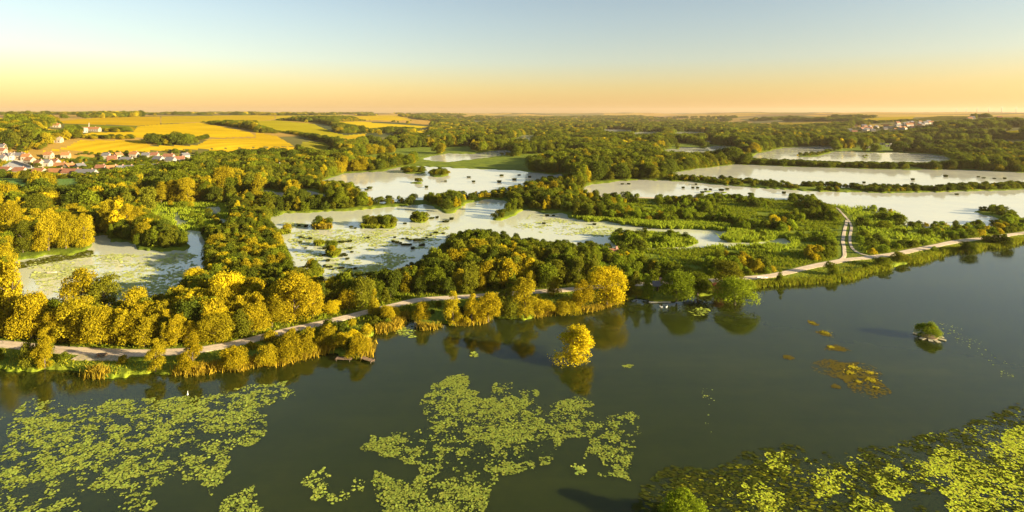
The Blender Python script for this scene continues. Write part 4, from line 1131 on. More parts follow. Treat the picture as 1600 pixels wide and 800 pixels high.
raft('lily_pads', [[(26, 639), (41, 626), (90, 629), (150, 626), (202, 624), (262, 624), (311, 616), (375, 607), (400, 601), (445, 597), (460, 616), (422, 631), (411, 642), (415, 676), (400, 697), (367, 699), (360, 725), (326, 781), (318, 765), (300, 744),
      (270, 762), (240, 755), (242, 812), (200, 812), (180, 781), (150, 765), (127, 759), (120, 812), (-60, 812), (-60, 720), (0, 722), (7, 687)], [(-20, 640), (8, 645), (8, 658), (-20, 665)],
      [(325, 812), (345, 785), (370, 770), (395, 756), (402, 775), (395, 790), (412, 795), (412, 812)]], 44, 0.125, 0.507, M['pad'], 'wide lacy raft of lily pads filling the lower left of the lake', 11)
raft('lily_pads', [[(655, 620), (677, 601), (700, 588), (726, 584), (737, 597), (730, 609), (749, 607), (747, 624), (767, 620), (764, 612), (771, 599), (797, 597), (800, 612), (822, 607), (841, 611), (837, 631), (856, 646), (871, 629), (886, 625), (909, 618), (925, 633),
      (916, 642), (950, 650), (984, 642), (999, 650), (999, 669), (1014, 684), (987, 699), (985, 725), (984, 751), (965, 744), (942, 744), (950, 732), (931, 714), (909, 714), (916, 699), (894, 687), (875, 699), (860, 717), (841, 732), (815, 740), (786, 742), (760, 770), (762, 812),
      (595, 812), (584, 777), (580, 740), (587, 736), (610, 747), (640, 751), (659, 729), (640, 725), (610, 714), (587, 710), (565, 706), (580, 680), (599, 684), (617, 678), (662, 669), (681, 665), (662, 646)]], 46, 0.125, 0.497, M['pad'], 'large branching raft of lily pads in the middle of the lake', 12)
raft('lily_pads', [[(467, 755), (486, 734), (505, 729), (518, 744), (509, 762), (524, 777), (546, 762), (546, 774), (520, 789), (505, 773), (488, 783), (482, 766)], [(552, 746), (563, 748), (563, 768), (552, 766)]], 44, 0.125, 0.46, M['pad'], 'small hooked raft of lily pads between the two big rafts', 13)
raft('lily_pads', [[(1198, 708), (1215, 706), (1238, 706), (1225, 722), (1232, 742), (1215, 738), (1195, 735)], [(1267, 745), (1272, 730), (1300, 732), (1325, 716), (1353, 714), (1335, 735), (1332, 765), (1300, 775), (1280, 780), (1268, 762)],
      [(1360, 755), (1385, 725), (1420, 735), (1450, 715), (1475, 700), (1510, 706), (1530, 705), (1555, 690), (1575, 675), (1600, 662), (1660, 640), (1660, 812), (1500, 812), (1480, 790), (1470, 760), (1440, 770), (1420, 775), (1395, 780), (1370, 768)],
      [(1325, 790), (1345, 778), (1385, 785), (1400, 812), (1320, 812)], [(1150, 770), (1180, 748), (1200, 765), (1226, 775), (1226, 812), (1150, 812), (1165, 790)]], 52, 0.115, 0.47, M['pad_lime'], 'lime green lily pads over dark weed in the lower right corner', 14)
raft('lily_pads', [[(1110, 800), (1120, 755), (1160, 745), (1190, 720), (1240, 710), (1300, 715), (1420, 690), (1560, 650), (1600, 640), (1600, 700), (1500, 730), (1400, 760), (1300, 790), (1200, 800)], [(1040, 748), (1070, 742), (1075, 752), (1045, 758)]], 5, 0.13, 0.50, M['pad_lime'], 'loose single lily pads drifting above the weed bed', 15)
raft('lily_pads', [[(622, 512), (636, 509), (652, 513), (650, 525), (635, 529), (622, 525)]], 16, 0.22, 0.45, M['pad'], 'faint patch of pale pads in the bay by the shore knoll', 16)
raft('lily_pads', [ell(983, 573, 7, 4), ], 40, 0.2, 0.2, M['pad'], 'single clump of pads right of the lone lake tree', 17)
raft('lily_pads', [ell(740, 553, 8, 4)], 40, 0.2, 0.25, M['pad'], 'single clump of pads left of the lone lake tree', 18)
raft('lily_pads', [ell(1092, 487, 16, 7)], 9, 0.25, 0.4, M['pad'], 'sparse pads under the green willow on the shore', 19)
raft('lily_pads', [[(1470, 505), (1500, 512), (1530, 530), (1560, 555), (1590, 590), (1580, 600), (1540, 565), (1500, 540), (1468, 520)]], 2.2, 0.12, 0.51, M['pad'], 'thin curved drift of pads beside the planted float', 20)
raft('lily_pads', [[(1098, 605), (1112, 607), (1120, 650), (1112, 685), (1100, 682)]], 1.5, 0.12, 0.48, M['pad'], 'thin vertical trail of drifting pads in open water', 21)
raft('lily_pads', [[(895, 730), (906, 723), (908, 737), (898, 738)]], 40, 0.19, 0.3, M['pad'], 'tiny clump of pads under the middle raft', 22)
raft('water_weed', [[(990, 812), (1000, 765), (1020, 735), (1070, 725), (1120, 735), (1170, 705), (1230, 690), (1300, 712), (1400, 690), (1480, 672), (1540, 650), (1600, 630), (1660, 620), (1660, 812)]], 22, 0.16, 0.49, M['weed'], 'dark brown green weed bed reaching the surface at the lower right', 31, ns=1.4, z=0.002, elong=1.5, cat='water weed')
raft('water_weed', [[(1000, 812), (1010, 770), (1060, 745), (1180, 720), (1260, 730), (1330, 770), (1400, 790), (1400, 812)]], 8, 0.14, 0.53, M['olive'], 'yellowing weed tips among the dark weed bed', 32, ns=1.0, z=0.004, elong=2.0, cat='water weed')

M['pad_pale'] = foliage('pond_pad', (0.42, 0.46, 0.12), (0.36, 0.42, 0.10), (0.5, 0.5, 0.16), 0.1)
raft('lily_pads', [[(440, 345), (560, 362), (690, 350), (705, 352), (690, 375), (650, 402), (600, 425), (520, 440), (475, 420), (455, 385)]], 5, 0.36, 0.50, M['pad_pale'], 'pale floating pads spread over the tussock pond', 23, ns=3.5)
raft('lily_pads', [[(40, 410), (150, 398), (290, 395), (310, 400), (300, 430), (250, 465), (150, 470), (60, 450)]], 5, 0.36, 0.47, M['pad_pale'], 'pale floating pads over the algae covered pond', 24, ns=3.0)
raft('lily_pads', [[(20, 412), (60, 404), (140, 390), (150, 400), (70, 412), (30, 420)]], 8, 0.36, 0.40, M['olive'], 'olive floating weed under the far bank of the algae pond', 26, ns=3.0)
raft('lily_pads', [[(830, 335), (890, 345), (1000, 362), (940, 370), (860, 366), (800, 355)]], 4, 0.36, 0.5, M['pad_pale'], 'pale floating pads on the east arm of the tussock pond', 25, ns=4)

# weed mats floating in the open lake
M['mat'] = foliage('olive_weed', (0.11, 0.09, 0.015), (0.09, 0.075, 0.014), (0.16, 0.12, 0.018), 0.1)
M['yellowpad'] = foliage('yellow_pad', (0.5, 0.38, 0.02), (0.42, 0.34, 0.02), (0.36, 0.30, 0.02), 0.1)
def weed_mat(px, py, rx, ry, label, bright):
    x, y, _ = at(px, py); k = spx(py)
    a, b = rx / k, ry / (F * CAM_H / y ** 2)
    e = link('weed_mat', None); e.location = (x, y, 0); tag(e, label, 'weed mat')
    g = random.Random(int(px))
    V, Fa = [], []
    ph = g.uniform(0, 6)
    for i in range(int(80 + 20 * a * b)):                      # ragged scraps, thinning out to the rim
        t = g.uniform(0, 6.283); rr = math.sqrt(g.random()) * (0.85 + 0.22 * math.sin(3 * t + ph) + 0.14 * math.sin(5 * t - ph))
        if g.random() < rr ** 4 * 0.6: continue
        cx, cy_, r = a * rr * math.cos(t), b * rr * math.sin(t), g.uniform(.10, .34) * (1.15 - .5 * rr)
        t0 = g.uniform(0, 6); b0 = len(V); zc = 0.006 + 0.05 * g.random() * (1 - .7 * rr)
        V += [(cx + r * 1.25 * math.cos(t0 + c) * g.uniform(.7, 1.2), cy_ + r * math.sin(t0 + c) * g.uniform(.7, 1.2), zc + 0.012 * g.random()) for c in (0, 1.05, 2.1, 3.2, 4.2, 5.2)]
        Fa.append(tuple(range(b0, b0 + 6)))
    mesh_obj('mat', V, Fa, M['mat'], e)
    g2 = np.random.default_rng(int(px))
    for (dx, dy, s) in bright:
        m_ = int(60 * s)
        q = g2.normal(size=(m_, 2)) * 0.35 * s
        Vv, Ff = [], []
        for u, w in q:
            r = g.uniform(.08, .2); b0 = len(Vv); t0 = g.uniform(0, 6)
            Vv += [(dx * a + u + r * math.cos(t0 + c), dy * b + w + r * math.sin(t0 + c), 0.06 + 0.1 * g.random()) for c in (0, 1.3, 2.5, 3.8, 5.0)]
            Ff.append(tuple(range(b0, b0 + 5)))
        mesh_obj('leaf_patch', Vv, Ff, M['yellowpad'], e)
    return e
weed_mat(1332, 586, 52, 34, 'largest olive weed mat with several bright yellow leaf patches', [(0.35, 0.35, 1.6), (0.62, 0.1, 1.1), (0.0, 0.1, 1.2), (0.35, -0.25, 1.4), (-0.1, -0.3, .8), (0.2, -0.55, .6)])
weed_mat(1307, 544, 22, 6, 'long thin weed mat with one yellow leaf spot', [(-0.3, 0.2, .8)])
weed_mat(1288, 521, 11, 6, 'small weed mat almost covered in yellow leaves', [(0.2, 0.0, 1.3)])
weed_mat(1270, 505, 8, 5, 'small faded weed mat farthest from the camera', [(0.0, 0.0, .7)])
weed_mat(1231, 558, 9, 4.5, 'small brown oval weed mat left of the others', [])
weed_mat(1306, 604, 8, 4, 'small brown weed mat just below the largest one', [])

# planted float with paddles of planks
fx, fy, _ = at(1452, 527)
e = link('planted_float', None); e.location = (fx, fy, 0); tag(e, 'bushy green planted float ringed with pale boards in open water', 'planter')
c_ = link('bush', crown_mesh('hero_dome', 'lime', 1), e); c_.scale = (4.3, 4.3, 3.9); c_.location.z = 0.1
v, f = tube((0, 0, -0.1), (0, 0, 0.25), 1.7, 1.55, 14); mesh_obj('hull', v, f, M['wood'], e)
c_ = link('dry_leaves', crown_mesh('dome', 'golden', 1), e); c_.scale = (1.7, 1.7, 1.4); c_.location = (0.1, -0.3, 2.0)
v, f = box(-.75, .75, -.42, .42, 0.03, 0.14)
bm_ = bpy.data.meshes.new('board'); bm_.from_pydata(v, [], f); bm_.materials.append(M['plank'])
for a in (-2.75, -2.1, -1.6, -0.75, -0.05, 2.4):
    b_ = link('board', bm_, e); b_.location = (2.25 * math.cos(a), 2.25 * math.sin(a), 0.02); b_.rotation_euler.z = a

# ------------------------------------------------------------------ reeds and grass
def blades(name, pts, m, label, hmin, hmax, w, seed, cat, per=1, lean=0.25):
    g = np.random.default_rng(seed)
    P = np.repeat(np.array(pts), per, axis=0); n = len(P)
    P[:, :2] += g.normal(0, 0.25, (n, 2))
    h = g.uniform(hmin, hmax, n); a = g.uniform(0, 6.28, n); la = g.normal(0, lean, (n, 2)) * h[:, None]
    ww = w * g.uniform(.6, 1.3, n)
    dx, dy = np.cos(a) * ww / 2, np.sin(a) * ww / 2
    z = P[:, 2]
    V = np.stack([np.stack([P[:, 0] - dx, P[:, 1] - dy, z], 1), np.stack([P[:, 0] + dx, P[:, 1] + dy, z], 1),
                  np.stack([P[:, 0] + dx * .7 + la[:, 0] * .4, P[:, 1] + dy * .7 + la[:, 1] * .4, z + h * .65], 1), np.stack([P[:, 0] + la[:, 0], P[:, 1] + la[:, 1], z + h], 1)], 1).reshape(-1, 3)
    o = link(name, fast_mesh(name, V, np.arange(n * 4).reshape(-1, 4), m))
    return tag(o, label, cat, kind='stuff')

def shore_pts(px, n, spread, inland=True, seed=1, patch=0.42):
    g = np.random.default_rng(seed)
    L = world_line(px, step=0.5)
    i = g.integers(0, len(L), n); q = L[i] + g.normal(0, spread, (n, 2)) + np.array([0, spread * .6])
    keep = vnoise(i / 14.0, i * 0, seed) > patch
    q = q[keep]
    p, r = proj(q[:, 0], q[:, 1], 0)
    q = q[(water_id(p, r - 0.4) == 0) | (g.random(len(q)) < 0.25)]
    return np.concatenate([q, np.full((len(q), 1), 0.02)], 1)
SH1 = [s for s in SHORE if -20 <= s[0] <= 640]; SH2 = [s for s in SHORE if 640 < s[0] <= 1010]; SH3 = [s for s in SHORE if 1160 <= s[0] <= 1640]
blades('reeds', shore_pts(SH1, 26000, 0.7, seed=3, patch=0.25), M['reed_gold'], 'golden reeds along the left lake shore', 0.7, 1.9, 0.16, 3, 'reeds')
blades('reeds', shore_pts(SH2, 9000, 0.55, seed=4), M['reed_gold'], 'golden reeds along the middle lake shore', 0.6, 1.6, 0.16, 4, 'reeds')
blades('reeds', shore_pts(SH3, 20000, 0.9, seed=5, patch=0.2), M['reed'], 'green reeds along the right lake shore', 0.6, 1.7, 0.17, 5, 'reeds')
# tall marsh growth in the wetlands and on the islands
g = np.random.default_rng(40)
def in_px_poly(P, n, seed, zz=0.45):
    g = np.random.default_rng(seed)
    P = np.array(P, float); Yv = F * CAM_H / (P[:, 1] - HY); Xv = (P[:, 0] - HX) / F * Yv
    x = g.uniform(Xv.min(), Xv.max(), n); y = g.uniform(Yv.min(), Yv.max(), n)
    p, q = proj(x, y, 0)
    ok = inpoly(p, q, P) & (water_id(p, q) == 0) & (path_dist(x, y) > 2.4)
    ok &= fbm(x / 6, y / 6, seed, 3) > 0.36
    return np.stack([x[ok], y[ok], np.full(ok.sum(), zz)], 1)
mp_ = np.concatenate([in_px_poly(FLAT[3][0], 30000, 41), in_px_poly(FLAT[4][0], 30000, 42), in_px_poly(FLAT[5][0], 26000, 43), in_px_poly(FLAT[6][0], 60000, 44), in_px_poly(ISLANDS['reedy island'], 16000, 45)])
M['marshleaf'] = foliage('marsh_leaf', (0.22, 0.28, 0.014), (0.16, 0.22, 0.014), (0.28, 0.31, 0.02))
bushy = [(905, 312), (1060, 314), (1200, 312), (1300, 324), (1316, 350), (1318, 405), (1260, 420), (1120, 441), (985, 446), (960, 420), (930, 400), (900, 350)]
gr_ = np.concatenate([in_px_poly(bushy, 150000, 46), in_px_poly([(150, 505), (330, 470), (600, 455), (700, 470), (640, 500), (420, 540), (200, 552), (0, 540), (0, 520)], 30000, 47)])
M['herb'] = foliage('tall_herb', (0.20, 0.26, 0.012), (0.15, 0.21, 0.012), (0.28, 0.30, 0.016))
blades('tall_grass', gr_, M['herb'], 'rough tall grass and herbs between the scrub and above the shore path', 0.35, 1.1, 0.42, 10, 'grass', lean=0.45)
blades('marsh_reeds', mp_, M['marshleaf'], 'bright green marsh growth on the wetlands and the reedy island', 0.7, 1.8, 0.4, 6, 'reeds', lean=0.35)
isl = np.concatenate([in_px_poly(ISLANDS[k], 5000, 50 + i) for i, k in enumerate(ISLANDS) if k not in ('reedy island', 'golden islet') and not k.startswith('islet')])
blades('islet_reeds', isl, M['reed'], 'green reeds on the small islets of the tussock pond', 0.5, 1.5, 0.4, 7, 'reeds', lean=0.35)
blades('islet_reeds', in_px_poly(ISLANDS['golden islet'], 6000, 61), M['reed_gold'], 'golden reeds on the yellow islet in the tussock pond', 0.6, 2.2, 0.4, 8, 'reeds', lean=0.3)
# meadow grass on both verges of the shore path
L = LINES[0][0]; L = L[(L[:, 1] < 260)]
gi = g.integers(0, len(L), 60000); q = L[gi] + g.normal(0, 5.0, (60000, 2))
d = path_dist(q[:, 0], q[:, 1]); p, r = proj(q[:, 0], q[:, 1], 0)
ok = (d > 2.0) & (water_id(p, r + 1.5) == 0)
q = q[ok]
gp = np.concatenate([q, np.full((len(q), 1), 0.5)], 1)
M['grass'] = foliage('grass_blade', (0.20, 0.22, 0.014), (0.15, 0.19, 0.013), (0.30, 0.27, 0.018))
blades('grass', gp, M['grass'], 'rough grass on both verges of the shore path', 0.25, 0.6, 0.25, 9, 'grass', lean=0.4)

# rush tussocks standing in the ponds
def tussock_mesh(seed):
    g = np.random.default_rng(seed); n = 260
    r = np.sqrt(g.random(n)) * 0.42; a = g.uniform(0, 6.28, n)
    x, y = r * np.cos(a), r * np.sin(a); h = (0.75 + 0.35 * g.random(n)) * (1 - 0.5 * r)
    lx, ly = x * .5 + g.normal(0, .1, n), y * .5 + g.normal(0, .1, n); b = g.uniform(0, 6.28, n); w = 0.05
    dx, dy = np.cos(b) * w, np.sin(b) * w; z = np.full(n, -0.02)
    V = np.stack([np.stack([x - dx, y - dy, z], 1), np.stack([x + dx, y + dy, z], 1), np.stack([x + dx + lx * .5, y + dy + ly * .5, h * .7], 1), np.stack([x + lx, y + ly, h], 1)], 1).reshape(-1, 3)
    return fast_mesh('rush_tussock', V, np.arange(n * 4).reshape(-1, 4), M['rush'])
TU = [tussock_mesh(s) for s in (1, 2, 3)]
tz = [(205, 75), (265, 80), (215, 170), (240, 178), (305, 185), (215, 215), (262, 265), (525, 222), (555, 212), (580, 215), (610, 210), (645, 210), (425, 270), (460, 262), (485, 255), (513, 278), (640, 270), (655, 268), (395, 335), (420, 325),
      (450, 310), (480, 305), (590, 320), (610, 330), (570, 335), (660, 300), (622, 360), (455, 375), (425, 420), (450, 430), (480, 430), (500, 450), (545, 440), (575, 438), (650, 445), (690, 445), (240, 432), (265, 430), (800, 178), (1030, 175),
      (1100, 185), (1135, 185), (1160, 195), (1020, 210), (1050, 220), (1080, 225), (1110, 238), (1140, 240), (1165, 238), (1210, 200), (1245, 200), (1275, 195), (1305, 175), (1340, 158), (1385, 135), (1450, 140), (1250, 245), (1275, 240), (1185, 270),
      (655, 85), (690, 95), (1118, 55), (1350, 10), (1395, 5), (1450, 35), (1475, 40), (1520, 18)]
tus = [(430 + a / 5.517, 340 + b / 5.517, 'the tussock pond') for a, b in tz]
tus += [(1200 + a / 4, 160 + b / 4, 'the silver pond between two dykes') for a, b in ((1110, 465), (1315, 468), (1348, 475), (1415, 478), (1480, 478), (1575, 505), (905, 485), (600, 505))]
tus += [(1200 + a / 4, 160 + b / 4, 'the pond with the hooked peninsula') for a, b in ((1180, 578), (155, 580), (100, 570))]
tus += [(800 + a / 4, 160 + b / 4, 'the pond with the hooked peninsula') for a, b in ((1070, 537), (1130, 537), (1160, 538), (1210, 545), (1240, 548), (1190, 565), (1280, 572), (1310, 552), (1345, 545), (730, 512), (690, 513), (1150, 515))]
tus += [(800 + a / 4, 160 + b / 4, 'the bright pond beyond the golden row') for a, b in ((45, 455), (15, 485), (110, 470))] + [(800 + a / 4, 160 + b / 4, 'the pale arm of the tussock pond') for a, b in ((220, 710), (260, 710), (515, 765), (200, 760), (860, 790), (830, 795))]
tus += [(400 + a / 4, 160 + b / 4, 'the bright pond beyond the golden row') for a, b in ((690, 550), (710, 540), (1065, 533), (1330, 470), (1360, 498), (1535, 460), (1520, 500), (1185, 495))]
def whereabouts(p, q, wh):
    if wh != 'the tussock pond': return 'in ' + wh
    if p < 480 : return 'near the west rim of the tussock pond'
    if p < 560: return ('in the upper cluster' if q < 388 else ('in the middle cluster' if q < 408 else 'in the lower cluster')) + ' of the tussock pond'
    return 'in the curved chain of the tussock pond' if q > 362 else 'near the islets of the tussock pond'
for i, (p, q, wh) in enumerate(tus):
    x, y, _ = at(p, q); k = spx(q)
    w = random.uniform(3.6, 6.2) / k * (1.0 if q > 300 else 0.9)
    o = link('rush_tussock', TU[i % 3]); o.location = (x, y, 0); o.rotation_euler.z = random.uniform(0, 6)
    o.scale = (w * random.uniform(.9, 1.5), w, w * random.uniform(.5, .8))
    w_ = whereabouts(p, q, wh)
    tag(o, 'dark rush tussock standing ' + w_, 'tussock', 'rush tussocks ' + w_)

# ------------------------------------------------------------------ buildings
def house_parts(w, d, h, pitch=0.85, over=0.35):
    rh = d / 2 * pitch
    wv = [(-w/2, -d/2, -1), (w/2, -d/2, -1), (w/2, d/2, -1), (-w/2, d/2, -1), (-w/2, -d/2, h), (w/2, -d/2, h), (w/2, d/2, h), (-w/2, d/2, h), (-w/2, 0, h + rh), (w/2, 0, h + rh)]
    wf = [(0, 1, 5, 4), (2, 3, 7, 6), (1, 2, 6, 9, 5), (3, 0, 4, 8, 7)]
    a, b, e, t = w/2 + over, d/2 + over, over * pitch, 0.22
    z0, z1 = h - e + 0.04, h + rh + 0.04
    rv = [(-a, -b, z0), (a, -b, z0), (a, 0, z1), (-a, 0, z1), (a, b, z0), (-a, b, z0)]
    rv += [(x, y, z + t) for x, y, z in rv]
    rf = [(0, 3, 2, 1), (3, 5, 4, 2), (6, 7, 8, 9), (9, 8, 10, 11), (0, 1, 7, 6), (5, 11, 10, 4), (1, 2, 8, 7), (2, 4, 10, 8), (0, 6, 9, 3), (3, 9, 11, 5)]
    return (wv, wf), (rv, rf), rh
WIN = bpy.data.meshes.new('window'); v, f = box(-.5, .5, -.05, .05, -.65, .65); WIN.from_pydata(v, [], f); WIN.materials.append(M['glass'])
DOOR = bpy.data.meshes.new('door'); v, f = box(-.5, .5, -.05, .05, 0, 2.1); DOOR.from_pydata(v, [], f); DOOR.materials.append(M['door'])
def house(px, py, w, d, h, wall, roof, label, rot=0.0, name='house', cat='house', group=None, detail=True, pos=None):
    x, y, z = at(px, py) if pos is None else pos
    e = link(name, None); e.location = (x, y, z + 0.35); e.rotation_euler.z = rot
    tag(e, label, cat, group)
    (wv, wf), (rv, rf), rh = house_parts(w, d, h)
    mesh_obj('wall', wv, wf, M[wall], e)
    r = mesh_obj('roof', rv, rf, M[roof], e)
    v, f = box(w * .28, w * .28 + .7, -.35, .35, h + rh * .5, h + rh + 1.0); mesh_obj('chimney', v, f, M['brick'], r)
    n = max(2, int(w / 3))
    for k in range(n):
        xx = -w / 2 + (k + .5) * w / n
        if k == n // 2 and detail:
            o = link('door', DOOR, e); o.location = (xx, -d / 2 - .03, 0)
        else:
            o = link('window', WIN, e); o.location = (xx, -d / 2 - .03, min(h - 0.9, 1.5))
    o = link('window', WIN, e); o.location = (w / 2 + .03, 0, min(h - .7, 1.6)); o.rotation_euler.z = R(90)
    return e
HS = [  # zoomed-in x, y of the base, width, wall, roof, rot, label
 (165, 362, 9, 'plaster', 'tile', .2, 'cream house with orange roof just above the paved yard'), (187, 385, 10, 'plaster', 'tile', -.15, 'larger orange roofed house beside the yard corner'),
 (305, 350, 9, 'plaster', 'tile', .1, 'orange roofed house highest on the west village slope'), (412, 352, 9, 'plaster', 'tile', .3, 'bright orange roofed house below the meadow edge'),
 (247, 404, 8, 'plaster', 'tile', -.3, 'small orange roofed house east of the yard'), (293, 402, 9, 'white', 'slate', .1, 'white house with dark roof east of the yard'),
 (340, 398, 10, 'white', 'redtile', -.1, 'white house with a faded red roof in the west village'), (380, 424, 11, 'white', 'tile', .05, 'long white house with orange roof in the second row'),
 (433, 428, 9, 'plaster', 'tile', 1.4, 'tall gabled orange house in the second row'), (500, 430, 8, 'white', 'slate', 1.2, 'small white gabled house at the end of the second row'),
 (247, 464, 11, 'plaster', 'tile', -.1, 'orange house in the front row nearest the green meadows'), (355, 462, 16, 'plaster', 'tile', 0, 'long low orange roofed house in the front row'),
 (452, 464, 17, 'plaster', 'redtile', .03, 'longest red roofed house above the enclosed green meadow'), (540, 468, 18, 'white', 'slate', .03, 'long white hall with slate roof in the front row'),
 (20, 450, 15, 'white', 'redtile', 0, 'long maroon roofed house under the paved yard'), (125, 458, 10, 'white', 'redtile', .05, 'maroon roofed house right of the one under the yard'),
 (630, 440, 9, 'white', 'redtile', .1, 'white house with red roof in the middle of the front row'), (700, 444, 10, 'white', 'tile', .9, 'white gabled house with orange roof in the middle'),
 (750, 446, 9, 'white', 'slate', 1.3, 'steep white gabled house in the middle of the village'), (805, 444, 8, 'white', 'slate', .2, 'low white house right of the steep gable'),
 (910, 438, 13, 'plaster', 'slate', -.05, 'wide slate roofed house left of the front row pair'), (965, 434, 11, 'plaster', 'slate', .05, 'slate roofed house beside the wide slate one'),
 (1050, 432, 13, 'plaster', 'redtile', .02, 'brick red roofed house behind the golden trees'), (1123, 430, 11, 'white', 'redtile', -.02, 'white house with red roof, left of the east pair'),
 (1185, 430, 12, 'white', 'tile', .02, 'white house with bright orange roof, right of the east pair'), (665, 354, 9, 'white', 'slate', .1, 'white house with slate roof in the upper row'),
 (700, 374, 9, 'redtile', 'redtile', .3, 'all red house below the upper row'), (738, 353, 9, 'plaster', 'tile', 1.3, 'orange roofed house in the upper row by a round yellow tree'),
 (790, 380, 14, 'plaster', 'slate', .05, 'wide pale house with flat grey roof in the upper village'), (838, 346, 10, 'white', 'tile', .02, 'neat orange roofed house at the top of the village'),
 (912, 353, 9, 'white', 'slate', .3, 'white house with steep slate roof at the top of the village'), (968, 351, 9, 'plaster', 'redtile', .1, 'brownish house right of the steep slate roof'),
 (990, 378, 12, 'white', 'slate', -.2, 'white and slate house lower down the upper village'), (1055, 360, 13, 'white', 'redtile', .05, 'house with vivid red roof in the upper east'),
 (1066, 384, 11, 'white', 'slate', -.1, 'white house in front of the vivid red roof'), (1122, 378, 11, 'white', 'redtile', .4, 'red orange roofed house at the east end'),
 (1155, 354, 10, 'white', 'slate', 1.2, 'white gabled house at the top east end'), (8, 300, 10, 'white', 'slate', .1, 'white house at the left edge on the slope'),
 (12, 326, 9, 'plaster', 'redtile', .1, 'pinkish house at the left edge above the yard'), (6, 372, 11, 'white', 'slate', .1, 'pale house at the left edge beside the yard'),
 (48, 358, 10, 'white', 'slate', .05, 'white house with slate roof left of the long barn'), (72, 356, 9, 'white', 'slate', 1.1, 'white gabled house touching the long barn'),
 (108, 352, 18, 'plaster', 'slate', .08, 'long pale barn above the paved yard'), (312, 245, 11, 'white', 'redtile', 0, 'white farmhouse in the hillside trees'),
 (352, 252, 15, 'plaster', 'plaster', .1, 'large yellow sunlit farm building in the hillside trees'), (332, 158, 16, 'plaster', 'tile', .2, 'small sunlit house up on the plateau edge'),
 (10, 218, 14, 'plaster', 'tile', .1, 'orange roofed house in the trees at the left edge'), (560, 182, 26, 'plaster', 'tile', 0, 'long low farm barn beside the mast'), (502, 190, 14, 'white', 'white', .8, 'white slanted shed in the fields'),
]
for (a, b, w, wa, ro, rt, lb) in HS:
    y_ = at(a / 4, 160 + b / 4)[1]
    house(a / 4, 160 + b / 4, w * (0.8 if b > 200 else 1.1), 6.2, 3.8 if w < 14 else 3.3, wa, ro, lb, rt, group='houses of the hillside village')
for (px, py, w, wa, ro, lb) in [(641, 222, 16, 'plaster', 'tile', 'orange roofed house in the valley wood clearing'), (650, 221, 14, 'plaster', 'redtile', 'reddish house in the valley wood clearing'), (664, 220, 16, 'white', 'slate', 'white house in the valley wood'),
      (668, 225, 14, 'white', 'slate', 'lower white house in the valley wood'), (741, 228, 10, 'white', 'slate', 'white cottage above the cream pond'), (783, 233, 10, 'brick', 'tile', 'salmon cottage at the end of the cream pond'),
      (1218, 217, 16, 'white', 'white', 'lone white house above the cream pond with the spit'), (948, 262, 8, 'white', 'slate', 'white cottage near the dyke path')]:
    house(px, py, w, 9, 5.5, wa, ro, lb, 0.1)
hut = house(1027, 456, 2.3, 2.0, 1.7, 'brick', 'slate', 'tiny pink brick hut with two dark windows below the path', 0.0, name='hut', cat='hut', detail=False)
house(958, 404, 3.2, 2.6, 1.8, 'plaster', 'redtile', 'little cabin with a red roof hidden in the middle wood', 0.05, name='cabin', cat='cabin', detail=False)
# far village on the opposite slope: tiny, no parts
FH = []
for wa, ro in (('plaster', 'redtile'), ('white', 'slate'), ('plaster', 'slate'), ('white', 'tile')):
    (wv, wf), (rv, rf), rh = house_parts(11, 8, 5)
    v, f = join([(wv, wf), (rv, rf)])
    me = bpy.data.meshes.new('house'); me.from_pydata(v, [], f); me.materials.append(M[wa]); me.materials.append(M[ro])
    for k, p in enumerate(me.polygons): p.material_index = 0 if k < 4 else 1
    FH.append(me)
g = random.Random(5)
for k in range(62):
    if k < 50:
        t = g.random(); px = 1325 + 125 * t + g.gauss(0, 5); py = 207 - 13 * t + g.gauss(0, 2.2); wh = 'clustered in the far village on the opposite slope'
    else:
        px = g.uniform(1495, 1585); py = g.uniform(185, 195); wh = 'scattered on the ridge under the turbines'
    x, y, z = at(px, py)
    o = link('house', FH[k % 4]); o.location = (x, y, z); s = g.uniform(0.7, 1.15); o.scale = (s, s, s); o.rotation_euler.z = g.uniform(-.6, .6)
    tag(o, ['red roofed cream house', 'slate roofed white house', 'slate roofed cream house', 'orange roofed white house'][k % 4] + ' ' + wh, 'house', 'houses ' + wh)
# caravans by the far pond
def caravan_mesh():
    pr = [(-2.6, 0.4), (2.6, 0.4), (2.7, 1.2), (2.3, 2.5), (-2.3, 2.6), (-2.7, 1.6)]
    V = [(x, -1.1, z) for x, z in pr] + [(x, 1.1, z) for x, z in pr]; n = len(pr)
    Fa = [tuple(range(n)), tuple(range(2 * n - 1, n - 1, -1))] + [(i, i + n, (i + 1) % n + n, (i + 1) % n) for i in range(n)]
    me = bpy.data.meshes.new('body'); me.from_pydata(V, [], Fa); me.materials.append(M['white']); return me
CV = caravan_mesh(); wv_ = tube((0, -1.15, .4), (0, -.9, .4), .4, .4, 10); WH = bpy.data.meshes.new('wheel'); WH.from_pydata(*[wv_[0], [], wv_[1]]); WH.materials.append(M['rubber'])
for k, (px, py) in enumerate([(1348, 229), (1356, 232), (1364, 228), (1370, 231), (1379, 227), (1388, 230), (1394, 227.5), (1418, 232), (1426, 233), (1433, 231), (1438, 233), (1300, 227)]):
    x, y, z = at(px, py); e = link('caravan', None); e.location = (x, y, z + .4); e.rotation_euler.z = g.uniform(-.5, .5); e.scale = (1.3, 1.3, 1.3)
    tag(e, 'white caravan on the campsite bank below the far village' if k < 11 else 'lone white caravan at the root of the spit', 'caravan', 'caravans on the campsite' if k < 11 else None)
    link('body', CV, e); link('wheel', WH, e); w2 = link('window', WIN, e); w2.location = (0, -1.12, 1.7)

